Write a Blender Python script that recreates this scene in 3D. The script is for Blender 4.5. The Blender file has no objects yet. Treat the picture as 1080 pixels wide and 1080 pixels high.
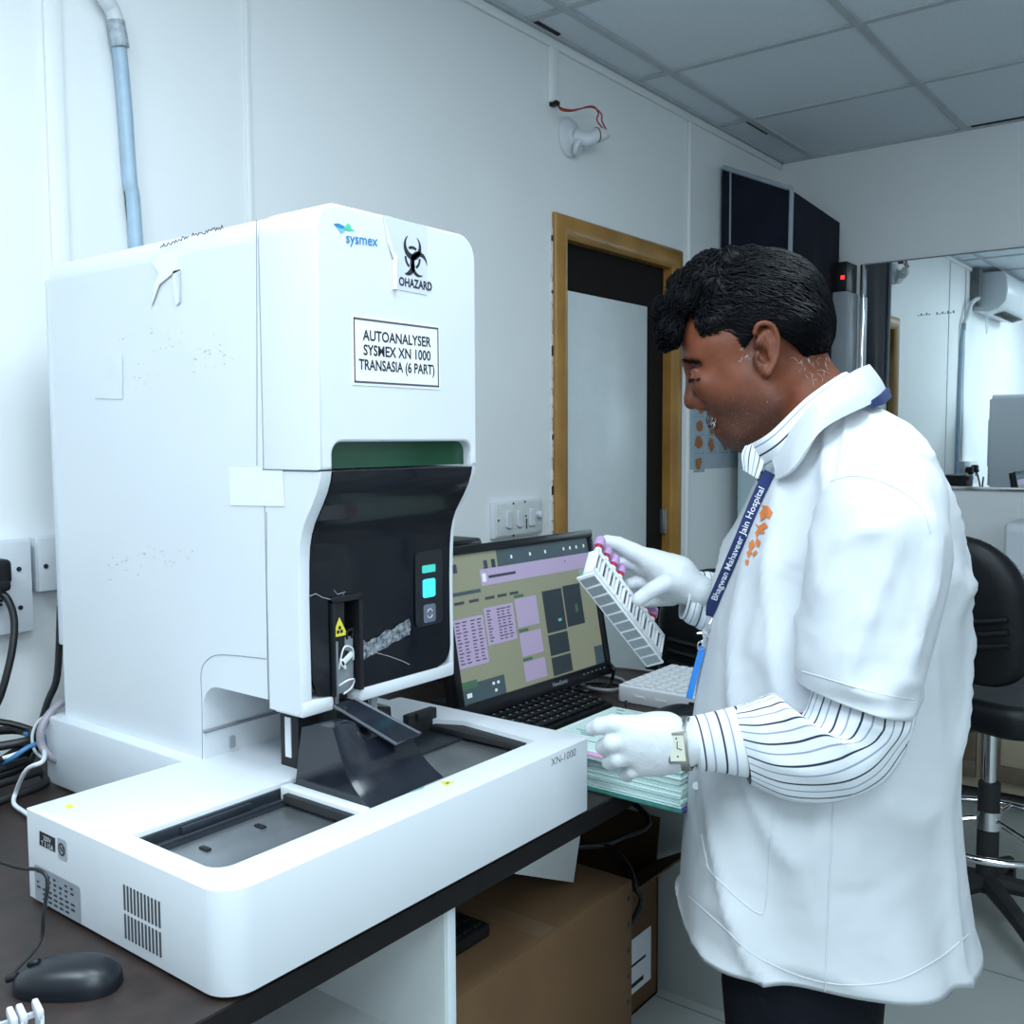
import bpy, bmesh, math, random
import numpy as np
from mathutils import Vector, Matrix, noise
from mathutils.bvhtree import BVHTree
random.seed(7); rng = np.random.default_rng(7)
S = bpy.context.scene
COL = S.collection
H = 1.33                                   # lens height above the floor
W = 1.77                                   # wall with the door: y = W
XB = 4.23                                  # wall with the mirror: x = XB
ZC = H + 1.197                             # ceiling

# ---------------------------------------------------------------- camera, world, lights, exposure
YAW, PITCH, ROLL, FPX = math.radians(37.62785), math.radians(-4.18624), math.radians(-0.28495), 1046.15
_f = np.array([math.cos(YAW)*math.cos(PITCH), math.sin(YAW)*math.cos(PITCH), math.sin(PITCH)])
_r = np.array([math.sin(YAW), -math.cos(YAW), 0.0]); _u = np.cross(_r, _f)
CR = math.cos(ROLL)*_r + math.sin(ROLL)*_u
CU = -math.sin(ROLL)*_r + math.cos(ROLL)*_u
CF = _f
CAMP = np.array([0, 0, H])
cam = bpy.data.cameras.new('camera'); camo = bpy.data.objects.new('camera', cam); COL.objects.link(camo)
cam.sensor_fit = 'HORIZONTAL'; cam.sensor_width = 36; cam.lens = FPX/1080*36; cam.clip_start = 0.02
camo.matrix_world = Matrix([[CR[0], CU[0], -CF[0], 0], [CR[1], CU[1], -CF[1], 0], [CR[2], CU[2], -CF[2], H], [0, 0, 0, 1]])
S.camera = camo
wd = bpy.data.worlds.new('world'); S.world = wd; wd.use_nodes = True
wd.node_tree.nodes['Background'].inputs[0].default_value = (0.75, 0.88, 1.0, 1); wd.node_tree.nodes['Background'].inputs[1].default_value = 0.3
S.view_settings.view_transform = 'Standard'; S.view_settings.look = 'None'; S.view_settings.gamma = 1
S.view_settings.exposure = 0.18
def area(name, loc, size, power, col=(0.86, 0.94, 1.0), tgt=None, sy=None):
    l = bpy.data.lights.new(name, 'AREA'); l.energy = power; l.color = col; l.shape = 'RECTANGLE'; l.size = size; l.size_y = sy or size
    o = bpy.data.objects.new(name, l); COL.objects.link(o); o.location = loc
    d = Vector(tgt) - Vector(loc) if tgt else Vector((0, 0, -1))
    o.rotation_euler = d.to_track_quat('-Z', 'Y').to_euler(); return o
LC = (0.765, 0.915, 1.0)
area('ceiling_lamp_main', (-0.05, -0.6, ZC-0.03), 0.9, 27, LC)
area('ceiling_lamp_near', (0.6, 0.45, ZC-0.03), 0.6, 15, LC)
area('ceiling_lamp_wall', (-0.35, 0.75, ZC-0.03), 0.6, 22, LC)
area('ceiling_lamp_right', (1.75, 0.1, ZC-0.03), 0.6, 12, LC)
area('bounced_flash', (-0.9, -1.7, 2.3), 1.7, 34, LC, tgt=(0.8, 1.5, 1.3), sy=1.2)

# ---------------------------------------------------------------- helpers
def ray(x, y): return CR*((x-540)/FPX) - CU*((y-540)/FPX) + CF
def P(x, y, D): return CAMP + ray(x, y)*D
def onz(x, y, z): d = ray(x, y); return CAMP + d*((z-H)/d[2])
def ony(x, y, yy): d = ray(x, y); return CAMP + d*(yy/d[1])
def onx(x, y, xx): d = ray(x, y); return CAMP + d*(xx/d[0])

MATS = {}
def mat(name, col, rough=0.5, metal=0.0, spec=0.5, var=0.0, scale=20.0, bump=0.0, bscale=200.0, emit=0.0, col2=None, alpha=1.0, coat=0.0, trans=0.0):
    if name in MATS: return MATS[name]
    m = bpy.data.materials.new(name); m.use_nodes = True; nt = m.node_tree; b = nt.nodes['Principled BSDF']
    c = tuple(col)+(1,)
    b.inputs['Base Color'].default_value = c; b.inputs['Roughness'].default_value = rough; b.inputs['Metallic'].default_value = metal
    b.inputs['Specular IOR Level'].default_value = spec; b.inputs['Alpha'].default_value = alpha; b.inputs['Coat Weight'].default_value = coat
    b.inputs['Transmission Weight'].default_value = trans
    tc = nt.nodes.new('ShaderNodeTexCoord')
    if var or col2:
        n = nt.nodes.new('ShaderNodeTexNoise'); n.inputs['Scale'].default_value = scale; n.inputs['Detail'].default_value = 5
        nt.links.new(tc.outputs['Object'], n.inputs['Vector'])
        r = nt.nodes.new('ShaderNodeValToRGB'); r.color_ramp.elements[0].position = 0.35; r.color_ramp.elements[1].position = 0.65
        c2 = col2 or tuple(max(0, v*(1-var)) for v in col)
        r.color_ramp.elements[0].color = tuple(c2)+(1,); r.color_ramp.elements[1].color = c
        nt.links.new(n.outputs['Fac'], r.inputs['Fac']); nt.links.new(r.outputs['Color'], b.inputs['Base Color'])
    if bump:
        n2 = nt.nodes.new('ShaderNodeTexNoise'); n2.inputs['Scale'].default_value = bscale; n2.inputs['Detail'].default_value = 3
        nt.links.new(tc.outputs['Object'], n2.inputs['Vector'])
        bp = nt.nodes.new('ShaderNodeBump'); bp.inputs['Strength'].default_value = bump; bp.inputs['Distance'].default_value = 0.002
        nt.links.new(n2.outputs['Fac'], bp.inputs['Height']); nt.links.new(bp.outputs['Normal'], b.inputs['Normal'])
    if emit:
        b.inputs['Emission Color'].default_value = c; b.inputs['Emission Strength'].default_value = emit
    MATS[name] = m; return m

class MB:
    """collects shapes into one mesh (world coordinates)"""
    def __init__(s): s.v = []; s.f = []; s.m = []; s.uv = {}
    def add(s, verts, faces, mi=0, uvs=None):
        o = len(s.v); s.v += [tuple(map(float, p)) for p in verts]
        for k, f in enumerate(faces):
            if uvs is not None: s.uv[len(s.f)] = uvs[k]
            s.f.append(tuple(i+o for i in f)); s.m.append(mi)
        return s
    def bm(s, b, mi=0):
        b.verts.ensure_lookup_table(); b.verts.index_update()
        s.add([v.co for v in b.verts], [[v.index for v in f.verts] for f in b.faces], mi); b.free(); return s
    def box(s, lo, hi, bev=0.0, mi=0, R=None, c=None, seg=2):
        b = bmesh.new(); bmesh.ops.create_cube(b, size=1)
        lo = np.array(lo, float); hi = np.array(hi, float); d = hi-lo; m = (hi+lo)/2
        for v in b.verts: v.co = Vector((v.co.x*d[0], v.co.y*d[1], v.co.z*d[2]))
        if bev: bmesh.ops.bevel(b, geom=b.edges[:], offset=min(bev, 0.45*min(abs(d))), segments=seg, affect='EDGES', profile=0.5)
        for v in b.verts:
            q = v.co.copy()
            if R is not None: q = R @ q
            v.co = q + Vector(m if c is None else c)
        return s.bm(b, mi)
    def obox(s, org, ex, ey, ez, bev=0.0, mi=0):
        """box spanned by three edge vectors from org"""
        b = bmesh.new(); bmesh.ops.create_cube(b, size=1)
        L = [np.linalg.norm(e) for e in (ex, ey, ez)]
        for v in b.verts: v.co = Vector(((v.co.x+.5)*L[0], (v.co.y+.5)*L[1], (v.co.z+.5)*L[2]))
        if bev: bmesh.ops.bevel(b, geom=b.edges[:], offset=min(bev, .45*min(L)), segments=2, affect='EDGES', profile=0.5)
        E = [np.array(e)/l for e, l in zip((ex, ey, ez), L)]
        for v in b.verts: v.co = Vector(np.array(org)+E[0]*v.co.x+E[1]*v.co.y+E[2]*v.co.z)
        return s.bm(b, mi)
    def tube(s, pts, r, seg=8, mi=0, closed=False, cap=True, smooth=True, flat=None):
        pts = [np.array(p, float) for p in pts]
        if smooth and len(pts) > 2: pts = catmull(pts, 6, closed)
        n = len(pts); rr = r if hasattr(r, '__len__') else [r]*n
        if len(rr) != n: rr = np.interp(np.linspace(0, 1, n), np.linspace(0, 1, len(rr)), rr)
        T = [pts[(i+1) % n if closed else min(i+1, n-1)]-pts[(i-1) % n if closed else max(i-1, 0)] for i in range(n)]
        T = [t/(np.linalg.norm(t)+1e-12) for t in T]
        up = np.array([0, 0, 1.0]) if abs(T[0][2]) < .9 else np.array([1.0, 0, 0])
        N = np.cross(T[0], up); N /= np.linalg.norm(N); vs = []
        for i in range(n):
            N = N-T[i]*(N@T[i]); N /= np.linalg.norm(N)+1e-12; B = np.cross(T[i], N)
            for k in range(seg):
                a = 2*math.pi*k/seg; vs.append(pts[i]+rr[i]*(N*math.cos(a)+B*math.sin(a)*(flat or 1)))
        fs = []; uvs = []
        for i in range(n if closed else n-1):
            j = (i+1) % n
            for k in range(seg):
                k2 = (k+1) % seg; fs.append((i*seg+k, i*seg+k2, j*seg+k2, j*seg+k))
                uvs.append([(k/seg, i/(n-1)), ((k+1)/seg, i/(n-1)), ((k+1)/seg, (i+1)/(n-1)), (k/seg, (i+1)/(n-1))])
        if cap and not closed:
            fs.append(tuple(range(seg))[::-1]); uvs.append([(0, 0)]*seg); fs.append(tuple((n-1)*seg+k for k in range(seg))); uvs.append([(0, 0)]*seg)
        return s.add(vs, fs, mi, uvs)
    def cyl(s, a, b, r, r2=None, seg=24, mi=0): return s.tube([a, b], [r, r if r2 is None else r2], seg, mi, smooth=False)
    def lathe(s, prof, org, ax, seg=24, mi=0):
        """prof: (radius, height) pairs along axis ax from org"""
        ax = np.array(ax, float); ax /= np.linalg.norm(ax); n1 = np.cross(ax, [0, 0, 1] if abs(ax[2]) < .9 else [1, 0, 0]); n1 /= np.linalg.norm(n1); n2 = np.cross(ax, n1)
        vs = [np.array(org)+ax*h+r*(n1*math.cos(2*math.pi*k/seg)+n2*math.sin(2*math.pi*k/seg)) for r, h in prof for k in range(seg)]
        fs = [(i*seg+k, i*seg+(k+1) % seg, (i+1)*seg+(k+1) % seg, (i+1)*seg+k) for i in range(len(prof)-1) for k in range(seg)]
        fs += [tuple(range(seg))[::-1], tuple((len(prof)-1)*seg+k for k in range(seg))]
        return s.add(vs, fs, mi)
    def prism(s, out, org, ea, eb, ec, bev=0.0, mi=0, seg=2, hole=None):
        """outline (a,b) pairs in axes ea, eb; swept along vector ec; bev rounds both rims"""
        org, ea, eb, ec = [np.array(q, float) for q in (org, ea, eb, ec)]
        b = bmesh.new(); L = np.linalg.norm(ec)
        vb = [b.verts.new((p[0], p[1], 0)) for p in out]; eds = [b.edges.new((vb[i], vb[(i+1) % len(vb)])) for i in range(len(vb))]
        if hole:
            vh = [b.verts.new((p[0], p[1], 0)) for p in hole]; eds += [b.edges.new((vh[i], vh[(i+1) % len(vh)])) for i in range(len(vh))]
            bmesh.ops.triangle_fill(b, use_beauty=True, use_dissolve=False, edges=eds)
        else: b.faces.new(vb)
        g = bmesh.ops.extrude_face_region(b, geom=b.faces[:])
        for v in [q for q in g['geom'] if isinstance(q, bmesh.types.BMVert)]: v.co.z = L
        bmesh.ops.recalc_face_normals(b, faces=b.faces[:])
        if bev:
            es = [e for e in b.edges if e.is_manifold and abs(e.verts[0].co.z-e.verts[1].co.z) < 1e-9 and e.calc_face_angle(0) > 0.7]
            bmesh.ops.bevel(b, geom=es, offset=bev, segments=seg, affect='EDGES', profile=0.5, clamp_overlap=True)
        ez = ec/L
        for v in b.verts: v.co = Vector(org+ea*v.co.x+eb*v.co.y+ez*v.co.z)
        return s.bm(b, mi)
    def grid(s, G, mi=0, closed_u=False, closed_v=False, uv=True, flip=False):
        """G: array nu x nv x 3"""
        G = np.array(G); nu, nv = G.shape[:2]; fs = []; uvs = []
        for i in range(nu if closed_u else nu-1):
            for j in range(nv if closed_v else nv-1):
                q = [(i, j), (i+1, j), (i+1, j+1), (i, j+1)]
                if flip: q = q[::-1]
                fs.append(tuple((a % nu)*nv+(b % nv) for a, b in q)); uvs.append([(b/(nv if closed_v else nv-1), a/(nu-1)) for a, b in q])
        return s.add(G.reshape(-1, 3), fs, mi, uvs if uv else None)
    def sheet(s, G, th, mi=0):
        """grid with thickness (offset along its own normals)"""
        G = np.array(G, float); du = np.gradient(G, axis=0); dv = np.gradient(G, axis=1); N = np.cross(du, dv); N /= np.linalg.norm(N, axis=2, keepdims=True)+1e-12
        B = G-N*th; nu, nv = G.shape[:2]
        s.grid(G, mi); s.grid(B, mi, flip=True)
        for A in ((G[0], B[0]), (B[-1], G[-1]), (B[:, 0], G[:, 0]), (G[:, -1], B[:, -1])): s.grid(np.array(A), mi, flip=True)
        return s
    def text(s, str_, org, ex, ey, size, mi=0, align='CENTER', bold=0.0, th=0.0):
        cu = bpy.data.curves.new('lettering', 'FONT'); cu.body = str_; cu.size = 1; cu.align_x = align; cu.align_y = 'CENTER'; cu.offset = bold; cu.resolution_u = 3
        o = bpy.data.objects.new('lettering', cu); COL.objects.link(o); me = o.to_mesh()
        ex = np.array(ex, float); ey = np.array(ey, float)
        s.add([np.array(org)+(ex*v.co.x+ey*v.co.y)*size for v in me.vertices], [tuple(p.vertices) for p in me.polygons], mi)
        o.to_mesh_clear(); bpy.data.objects.remove(o); bpy.data.curves.remove(cu); return s
    def build(s, name, mats, parent=None, smooth=40, sharp=True):
        me = bpy.data.meshes.new(name)
        off = np.zeros(3)
        if parent is not None: off = np.array(root_of(parent).location)
        else:
            a = np.array(s.v); off = np.array([(a[:, 0].min()+a[:, 0].max())/2, (a[:, 1].min()+a[:, 1].max())/2, a[:, 2].min()])
        me.from_pydata([(x-off[0], y-off[1], z-off[2]) for x, y, z in s.v], [], s.f)
        for m in (mats if isinstance(mats, (list, tuple)) else [mats]): me.materials.append(m)
        me.polygons.foreach_set('material_index', s.m)
        if s.uv:
            ul = me.uv_layers.new(name='UVMap')
            for p in me.polygons:
                q = s.uv.get(p.index)
                if q:
                    for k, li in enumerate(p.loop_indices): ul.data[li].uv = q[k]
        me.validate(); me.update()
        if smooth:
            me.shade_smooth()
            if sharp: me.set_sharp_from_angle(angle=math.radians(smooth))
            for p in me.polygons:
                if len(p.vertices) > 6: p.use_smooth = False
        o = bpy.data.objects.new(name, me); COL.objects.link(o)
        if parent is not None: o.parent = parent
        else: o.location = off
        return o
def root_of(o):
    while o.parent is not None: o = o.parent
    return o
def catmull(pts, k=6, closed=False):
    n = len(pts); out = []
    for i in range(n if closed else n-1):
        p0, p1, p2, p3 = [pts[j % n] if closed else pts[min(max(j, 0), n-1)] for j in (i-1, i, i+1, i+2)]
        for q in range(k):
            t = q/k; out.append(0.5*((2*p1)+(-p0+p2)*t+(2*p0-5*p1+4*p2-p3)*t*t+(-p0+3*p1-3*p2+p3)*t**3))
    if not closed: out.append(pts[-1])
    return out
def tag(o, label, cat, group=None):
    o['label'] = label; o['category'] = cat
    if group: o['group'] = group
    return o
def thing(name, loc, label, cat, group=None):
    o = bpy.data.objects.new(name, None); COL.objects.link(o); o.location = loc; o.empty_display_size = 0.05
    return tag(o, label, cat, group)
def struct(o): o['kind'] = 'structure'; return o
def dup(root, loc, rz, label, group=None):
    r = root.copy(); COL.objects.link(r); r.location = loc; r.rotation_euler = (0, 0, rz); r['label'] = label
    for ch in list(root.children):
        c = ch.copy(); COL.objects.link(c); c.parent = r
        for g in ch.children:
            d = g.copy(); COL.objects.link(d); d.parent = c
    return r
def rrect(x0, x1, y0, y1, r, n=5):
    """rounded rectangle, r: (bl, br, tr, tl)"""
    if not hasattr(r, '__len__'): r = (r,)*4
    out = []
    for (cx, cy, sx, sy, a0, rr) in ((x0, y0, 1, 1, 180, r[0]), (x1, y0, -1, 1, 270, r[1]), (x1, y1, -1, -1, 0, r[2]), (x0, y1, 1, -1, 90, r[3])):
        if rr <= 0: out.append((cx, cy)); continue
        for k in range(n+1):
            a = math.radians(a0+90*k/n); out.append((cx+sx*rr+rr*math.cos(a), cy+sy*rr+rr*math.sin(a)))
    return out
X, Y, Zv = np.array([1., 0, 0]), np.array([0, 1., 0]), np.array([0, 0, 1.])
def hz(v): return v+H

# ---------------------------------------------------------------- materials
M = {}
M['wall'] = mat('wall_paint', (0.86, 0.88, 0.89), 0.55, var=0.03, scale=3, bump=0.05, bscale=60)
M['ceil'] = mat('ceiling_board', (0.74, 0.80, 0.86), 0.85, var=0.05, scale=90, bump=0.1, bscale=300)
M['grid'] = mat('ceiling_grid_metal', (0.50, 0.53, 0.56), 0.5, var=0.1)
M['darkgap'] = mat('dark_gap', (0.03, 0.03, 0.035), 0.9, var=0.3)  # plain dark tone for the ceiling gap strips and carton perforations
M['plast'] = mat('white_plastic', (0.69, 0.72, 0.76), 0.38, var=0.02, scale=6)
M['plast2'] = mat('cool_white_plastic', (0.62, 0.66, 0.71), 0.4, var=0.02, scale=6)
M['seam'] = mat('seam_grey', (0.25, 0.27, 0.3), 0.7, var=0.1)
M['blk'] = mat('black_plastic', (0.009, 0.010, 0.012), 0.45, spec=.35, var=0.2)
M['blkgloss'] = mat('black_gloss', (0.004, 0.005, 0.008), 0.10, spec=.28, var=0.2, scale=8)
M['blkmat'] = mat('black_matte', (0.015, 0.016, 0.018), 0.7, var=0.2)
M['smoke'] = mat('smoked_plastic', (0.014, 0.017, 0.026), 0.16, var=0.3, scale=30)
M['green'] = mat('green_tinted_window', (0.012, 0.075, 0.035), 0.25, var=0.25, scale=9)
M['steel'] = mat('brushed_steel', (0.38, 0.40, 0.42), 0.34, metal=0.85, var=0.25, scale=14)
M['chrome'] = mat('chrome', (0.75, 0.76, 0.78), 0.1, metal=1.0, var=0.05)
M['rail'] = mat('grey_rail', (0.035, 0.042, 0.055), 0.4, metal=0.3, var=0.3)
M['paper'] = mat('paper', (0.80, 0.82, 0.86), 0.8, var=0.03)
M['ink'] = mat('ink_black', (0.015, 0.015, 0.02), 0.7, var=0.1)
M['yellow'] = mat('yellow_label', (0.75, 0.66, 0.05), 0.5, var=0.1)
M['desk'] = mat('desk_laminate', (0.038, 0.024, 0.021), 0.42, col2=(0.024, 0.016, 0.014), scale=30)
M['deskedge'] = mat('desk_edge', (0.008, 0.0065, 0.0065), 0.6, spec=.25, var=0.3)
M['wlam'] = mat('white_laminate', (0.55, 0.58, 0.58), 0.5, var=0.08, scale=5)
M['card'] = mat('cardboard', (0.125, 0.066, 0.026), 0.85, var=0.18, scale=7)
M['wood'] = mat('ochre_wood', (0.40, 0.205, 0.045), 0.38, col2=(0.28, 0.135, 0.028), scale=6)
M['dark'] = mat('dark_veneer', (0.010, 0.0075, 0.007), 0.7, spec=.2, var=0.35, scale=25)
M['navy'] = mat('navy_cloth', (0.008, 0.011, 0.024), 0.75, spec=.2, var=0.3, scale=9, bump=0.2, bscale=90)
M['grey'] = mat('grey_metal', (0.33, 0.36, 0.40), 0.45, var=0.08)
M['cream'] = mat('cream_board', (0.36, 0.31, 0.22), 0.6, var=0.12, scale=4)
M['cabw'] = mat('cable_white', (0.72, 0.75, 0.78), 0.45, var=0.05)
M['cabg'] = mat('cable_grey', (0.28, 0.28, 0.30), 0.45, var=0.1)
M['cabb'] = mat('cable_blue', (0.06, 0.20, 0.42), 0.45, var=0.1)
M['cabr'] = mat('wire_red', (0.35, 0.03, 0.02), 0.5, var=0.1)
M['cabk'] = mat('cable_black', (0.010, 0.011, 0.013), 0.45, var=0.1)
M['wblue'] = mat('pipe_blue_grey', (0.40, 0.55, 0.68), 0.35, var=0.15, scale=25)
M['tape'] = mat('cloudy_tape', (0.80, 0.83, 0.85), 0.35, var=0.05, scale=40)
M['leather'] = mat('black_leather', (0.006, 0.007, 0.009), 0.45, spec=.3, var=0.2, bump=0.15, bscale=150)

# floor tiles
m = bpy.data.materials.new('floor_tile'); m.use_nodes = True; nt = m.node_tree; b = nt.nodes['Principled BSDF']; b.inputs['Roughness'].default_value = 0.3
tc = nt.nodes.new('ShaderNodeTexCoord'); bk = nt.nodes.new('ShaderNodeTexBrick'); bk.offset = 0; bk.inputs['Scale'].default_value = 1
bk.inputs['Brick Width'].default_value = 0.6; bk.inputs['Row Height'].default_value = 0.6; bk.inputs['Mortar Size'].default_value = 0.003
bk.inputs['Color1'].default_value = (0.40, 0.43, 0.42, 1); bk.inputs['Color2'].default_value = (0.38, 0.41, 0.40, 1); bk.inputs['Mortar'].default_value = (0.18, 0.19, 0.19, 1)
nt.links.new(tc.outputs['Object'], bk.inputs['Vector']); nt.links.new(bk.outputs['Color'], b.inputs['Base Color']); M['floor'] = m

# ---------------------------------------------------------------- room shell
X0, Y0 = -2.6, -2.6
struct(MB().box((X0-.1, Y0-.1, -.1), (XB+.1, W+.3, 0)).build('floor', M['floor'], smooth=0))
d0x, d1x, dtop = 2.565, 3.262, hz(0.63)
wl = MB(); wl.box((X0-.1, W, 0), (d0x, W+.12, ZC+.1)); wl.box((d1x, W, 0), (XB+.1, W+.12, ZC+.1)); wl.box((d0x, W, dtop), (d1x, W+.12, ZC+.1))
struct(wl.build('wall_left', M['wall'], smooth=0))
struct(MB().box((XB, Y0-.1, 0), (XB+.1, W, ZC+.1)).build('wall_back', M['wall'], smooth=0))
struct(MB().box((X0-.1, Y0-.1, 0), (XB, Y0, ZC+.1)).build('wall_right', M['wall'], smooth=0))
struct(MB().box((X0-.1, Y0, 0), (X0, W, ZC+.1)).build('wall_front', M['wall'], smooth=0))
cl = MB(); cl.box((X0-.1, Y0-.1, ZC+.004), (XB+.1, W+.1, ZC+.1), mi=0)
gx = [2.36-.61*k for k in range(8)]+[2.97, 3.585]; gy = [1.625, 1.015, .405, -.205, -.815, -1.425, -2.035]
for y in gy: cl.box((X0, y-.012, ZC-.004), (XB, y+.012, ZC+.01), mi=1)
for x in gx: cl.box((x-.012, Y0, ZC-.003), (x+.012, W, ZC+.01), mi=1)
cl.box((X0, W-.022, ZC-.006), (XB, W, ZC+.01), mi=1); cl.box((XB-.015, Y0, ZC-.006), (XB, W, ZC+.01), mi=1)
for a, c in (((3.0, 1.6365, ZC-.001), (3.55, 1.642, ZC+.006)), ((3.61, 1.638, ZC-.0005), (3.80, 1.652, ZC+.006)), ((4.205, .2, ZC-.0005), (4.216, .99, ZC+.006)), ((3.9, 1.0265, ZC-.0005), (4.2, 1.031, ZC+.006)), ((2.36, 1.736, ZC-.0005), (2.5, 1.749, ZC+.006))): cl.box(a, c, mi=2)
struct(cl.build('ceiling', [M['ceil'], M['grid'], M['darkgap']], smooth=0))
# plaster moulding, battens
struct(MB().box((X0, W-.012, hz(1.165)), (XB, W, ZC-.006), 0.004).build('trim_1', M['wall']))
for i, (xa, xb_, z0, z1, th) in enumerate(((3.366, 3.386, .05, hz(1.165), .012), (.935, .968, .05, hz(1.165), .010), (1.372, 1.385, .05, hz(1.165), .006))):
    struct(MB().box((xa, W-th, z0), (xb_, W, z1), 0.004).build('trim_%d' % (i+2), M['wall']))
struct(MB().box((X0, W-.012, 0), (2.48, W, .09), .003).build('baseboard_left', M['wall']))
struct(MB().box((XB-.012, Y0, 0), (XB, 1.45, .09), .003).build('baseboard_back', M['wall']))

# ---------------------------------------------------------------- door
door = bpy.data.objects.new('door_1', None); COL.objects.link(door); door.location = (2.88, W, 0); struct(door); door['label'] = 'ochre wood framed door with dark surround and white panel'
fr = MB()
prof = [(0, 0), (.0, -.010), (.010, -.020), (.030, -.026), (.054, -.020), (.070, -.006), (.070, .028), (0, .028)]
fo0, fo1, ft = 2.502, 3.312, hz(.686)
def frame_sweep(path, outs):
    vs = []; n = len(prof)
    for (px, pz), (ox, oz) in zip(path, outs):
        for a, bb in prof: vs.append((px+ox*a, W+bb, pz+oz*a))
    fs = [(i*n+k, i*n+(k+1) % n, (i+1)*n+(k+1) % n, (i+1)*n+k) for i in range(len(path)-1) for k in range(n)]
    fr.add(vs, fs)
frame_sweep([(fo0, 0), (fo0, ft), (fo1, ft), (fo1, 0)], [(1, 0), (1, -1), (-1, -1), (-1, 0)])
fr.build('door_frame', M['wood'], door)
leaf = MB().box((2.570, W+.029, .01), (3.255, W+.075, dtop+.0)).build('door_leaf', M['dark'], door)
pa, pb = ony(599.6, 306.7, W+.028), ony(682, 325.7, W+.028)
MB().box((2.585, W+.025, .12), (pb[0], W+.0295, pa[2]), .002).build('door_panel', mat('white_door_sheet', (0.72, 0.78, 0.80), 0.35, var=0.03), leaf)
kn = ony(626, 569, W+.0)
MB().lathe([(.008, 0), (.008, .03), (.016, .036), (.019, .048), (.014, .06), (.001, .063)], (2.66, W+.025, kn[2]), (0, -1, 0), 20).build('door_handle', M['steel'], leaf)
for zc in (.05+hz(-.40), .35):
    MB().box((3.226, W+.012, zc), (3.243, W+.0285, zc+.09), .002).cyl((3.236, W+.010, zc), (3.236, W+.010, zc+.09), .005).build('hinge', M['steel'], door)
# flaked paint and bare plaster along the frame
fl = MB()
for k in range(26):
    z = hz(-.45+1.1*k/26+random.uniform(-.02, .02)); w_ = random.uniform(.002, .008); fl.box((fo0-.004-w_, W-.003, z), (fo0+.001, W+.001, z+random.uniform(.02, .05)))
fl.build('chipped_plaster', mat('bare_plaster', (0.85, 0.80, 0.78), 0.9, var=0.2), door)

# ---------------------------------------------------------------- desk
ZD = hz(-.56)
desk = thing('desk', (.9, 1.28, 0), 'long dark brown laminate desk along the wall carrying the white analyser', 'desk')
MB().box((-1.1, .805, ZD-.030), (2.075, W-.002, ZD), 0.0015).build('desk_top', [M['desk']], desk)
MB().box((-1.1, .8015, ZD-.0305), (2.076, .8055, ZD-.0008)).build('front_edge', M['deskedge'], desk)
for (a, c) in ((.912, .934), (2.05, 2.072), (-1.09, -1.068)):
    MB().box((a, .815, 0), (c, W-.002, ZD-.0305), .001).build('side_panel', M['wlam'], desk)
MB().box((.915, .8125, 0), (.931, .8155, ZD-.0305), .001).build('edge_strip', mat('edge_band', (.62, .68, .72), .4, var=.05), desk)
MB().box((-1.068, W-.022, .02), (2.05, W-.004, ZD-.031)).build('back_panel', M['wlam'], desk)
MB().box((-1.068, .86, hz(-.803)), (.912, W-.022, hz(-.785))).build('shelf', M['wlam'], desk)
# hanging white board
hb = [ony(615, 880, .9), ony(605, 931, .9), ony(538, 921, .9)]
b_ = MB(); zt = ZD-.0305
b_.prism([(1.08, zt), (1.08, hz(-.64)), (hb[2][0], hb[2][2]), (hb[1][0], hb[1][2]), (1.372, zt)], (0, .90, 0), X, Zv, (0, .018, 0), .001)
b_.build('hanging_board', mat('white_board', (.62, .65, .66), .5, var=.04), desk)

# ---------------------------------------------------------------- analyser
an = thing('blood_analyser', (.96, 1.15, ZD), 'tall white blood analyser with black front door and wide sampler tray', 'analyser')
x0, x1 = .8133, 1.108
zt, zb = hz(.286), hz(-.445)
W1 = M['plast']
bx = MB(); bx.box((.792, 1.1905, ZD+.004), (1.20, 1.575, zb), .004)
bx.build('base_box', M['plast2'], an)
MB().box((1.112, 1.22, zb), (1.19, 1.50, hz(-.40)), .004).build('base_extension', W1, an)
def yz_prism(mb, out, xa, xb, bev=0.0, mi=0): mb.prism(out, (xa, 0, 0), Y, Zv, (xb-xa, 0, 0), bev, mi)
def top_round(name, out, xa, xb, r, matl, par, ztop, small=.003):
    """y-z profile swept along x, long top edges rounded with r"""
    b = bmesh.new(); vb = [b.verts.new((xa, p[0], p[1])) for p in out]; b.faces.new(vb)
    g = bmesh.ops.extrude_face_region(b, geom=b.faces[:])
    for v in [q for q in g['geom'] if isinstance(q, bmesh.types.BMVert)]: v.co.x = xb
    bmesh.ops.recalc_face_normals(b, faces=b.faces[:])
    es = [e for e in b.edges if all(v.co.z > ztop-.001 for v in e.verts) and abs(e.verts[0].co.x-e.verts[1].co.x) < 1e-6]
    bmesh.ops.bevel(b, geom=es, offset=r, segments=8, affect='EDGES', profile=0.5)
    return MB().bm(b).build(name, matl, par)
# rear housing with concave foot
fil = [(1.172-.034+.034*math.cos(a), hz(-.371)+.034*math.sin(a)) for a in np.linspace(0, math.pi/2, 8)]
rear = [(1.548, zb), (1.548, zt), (1.030, zt), (1.030, hz(-.337))]+[(y, z) for y, z in fil[::-1]]+[(1.172, zb)]
top_round('rear_housing', rear, x0, x1, .034, W1, an, zt)
MB().box((x0-.001, 1.545, hz(-.33)), (x1, 1.562, zt-.03), .004).box((.83, 1.55, hz(-.2)), (1.09, 1.572, hz(.12)), .006).build('rear_cover', M['plast2'], an)
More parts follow.
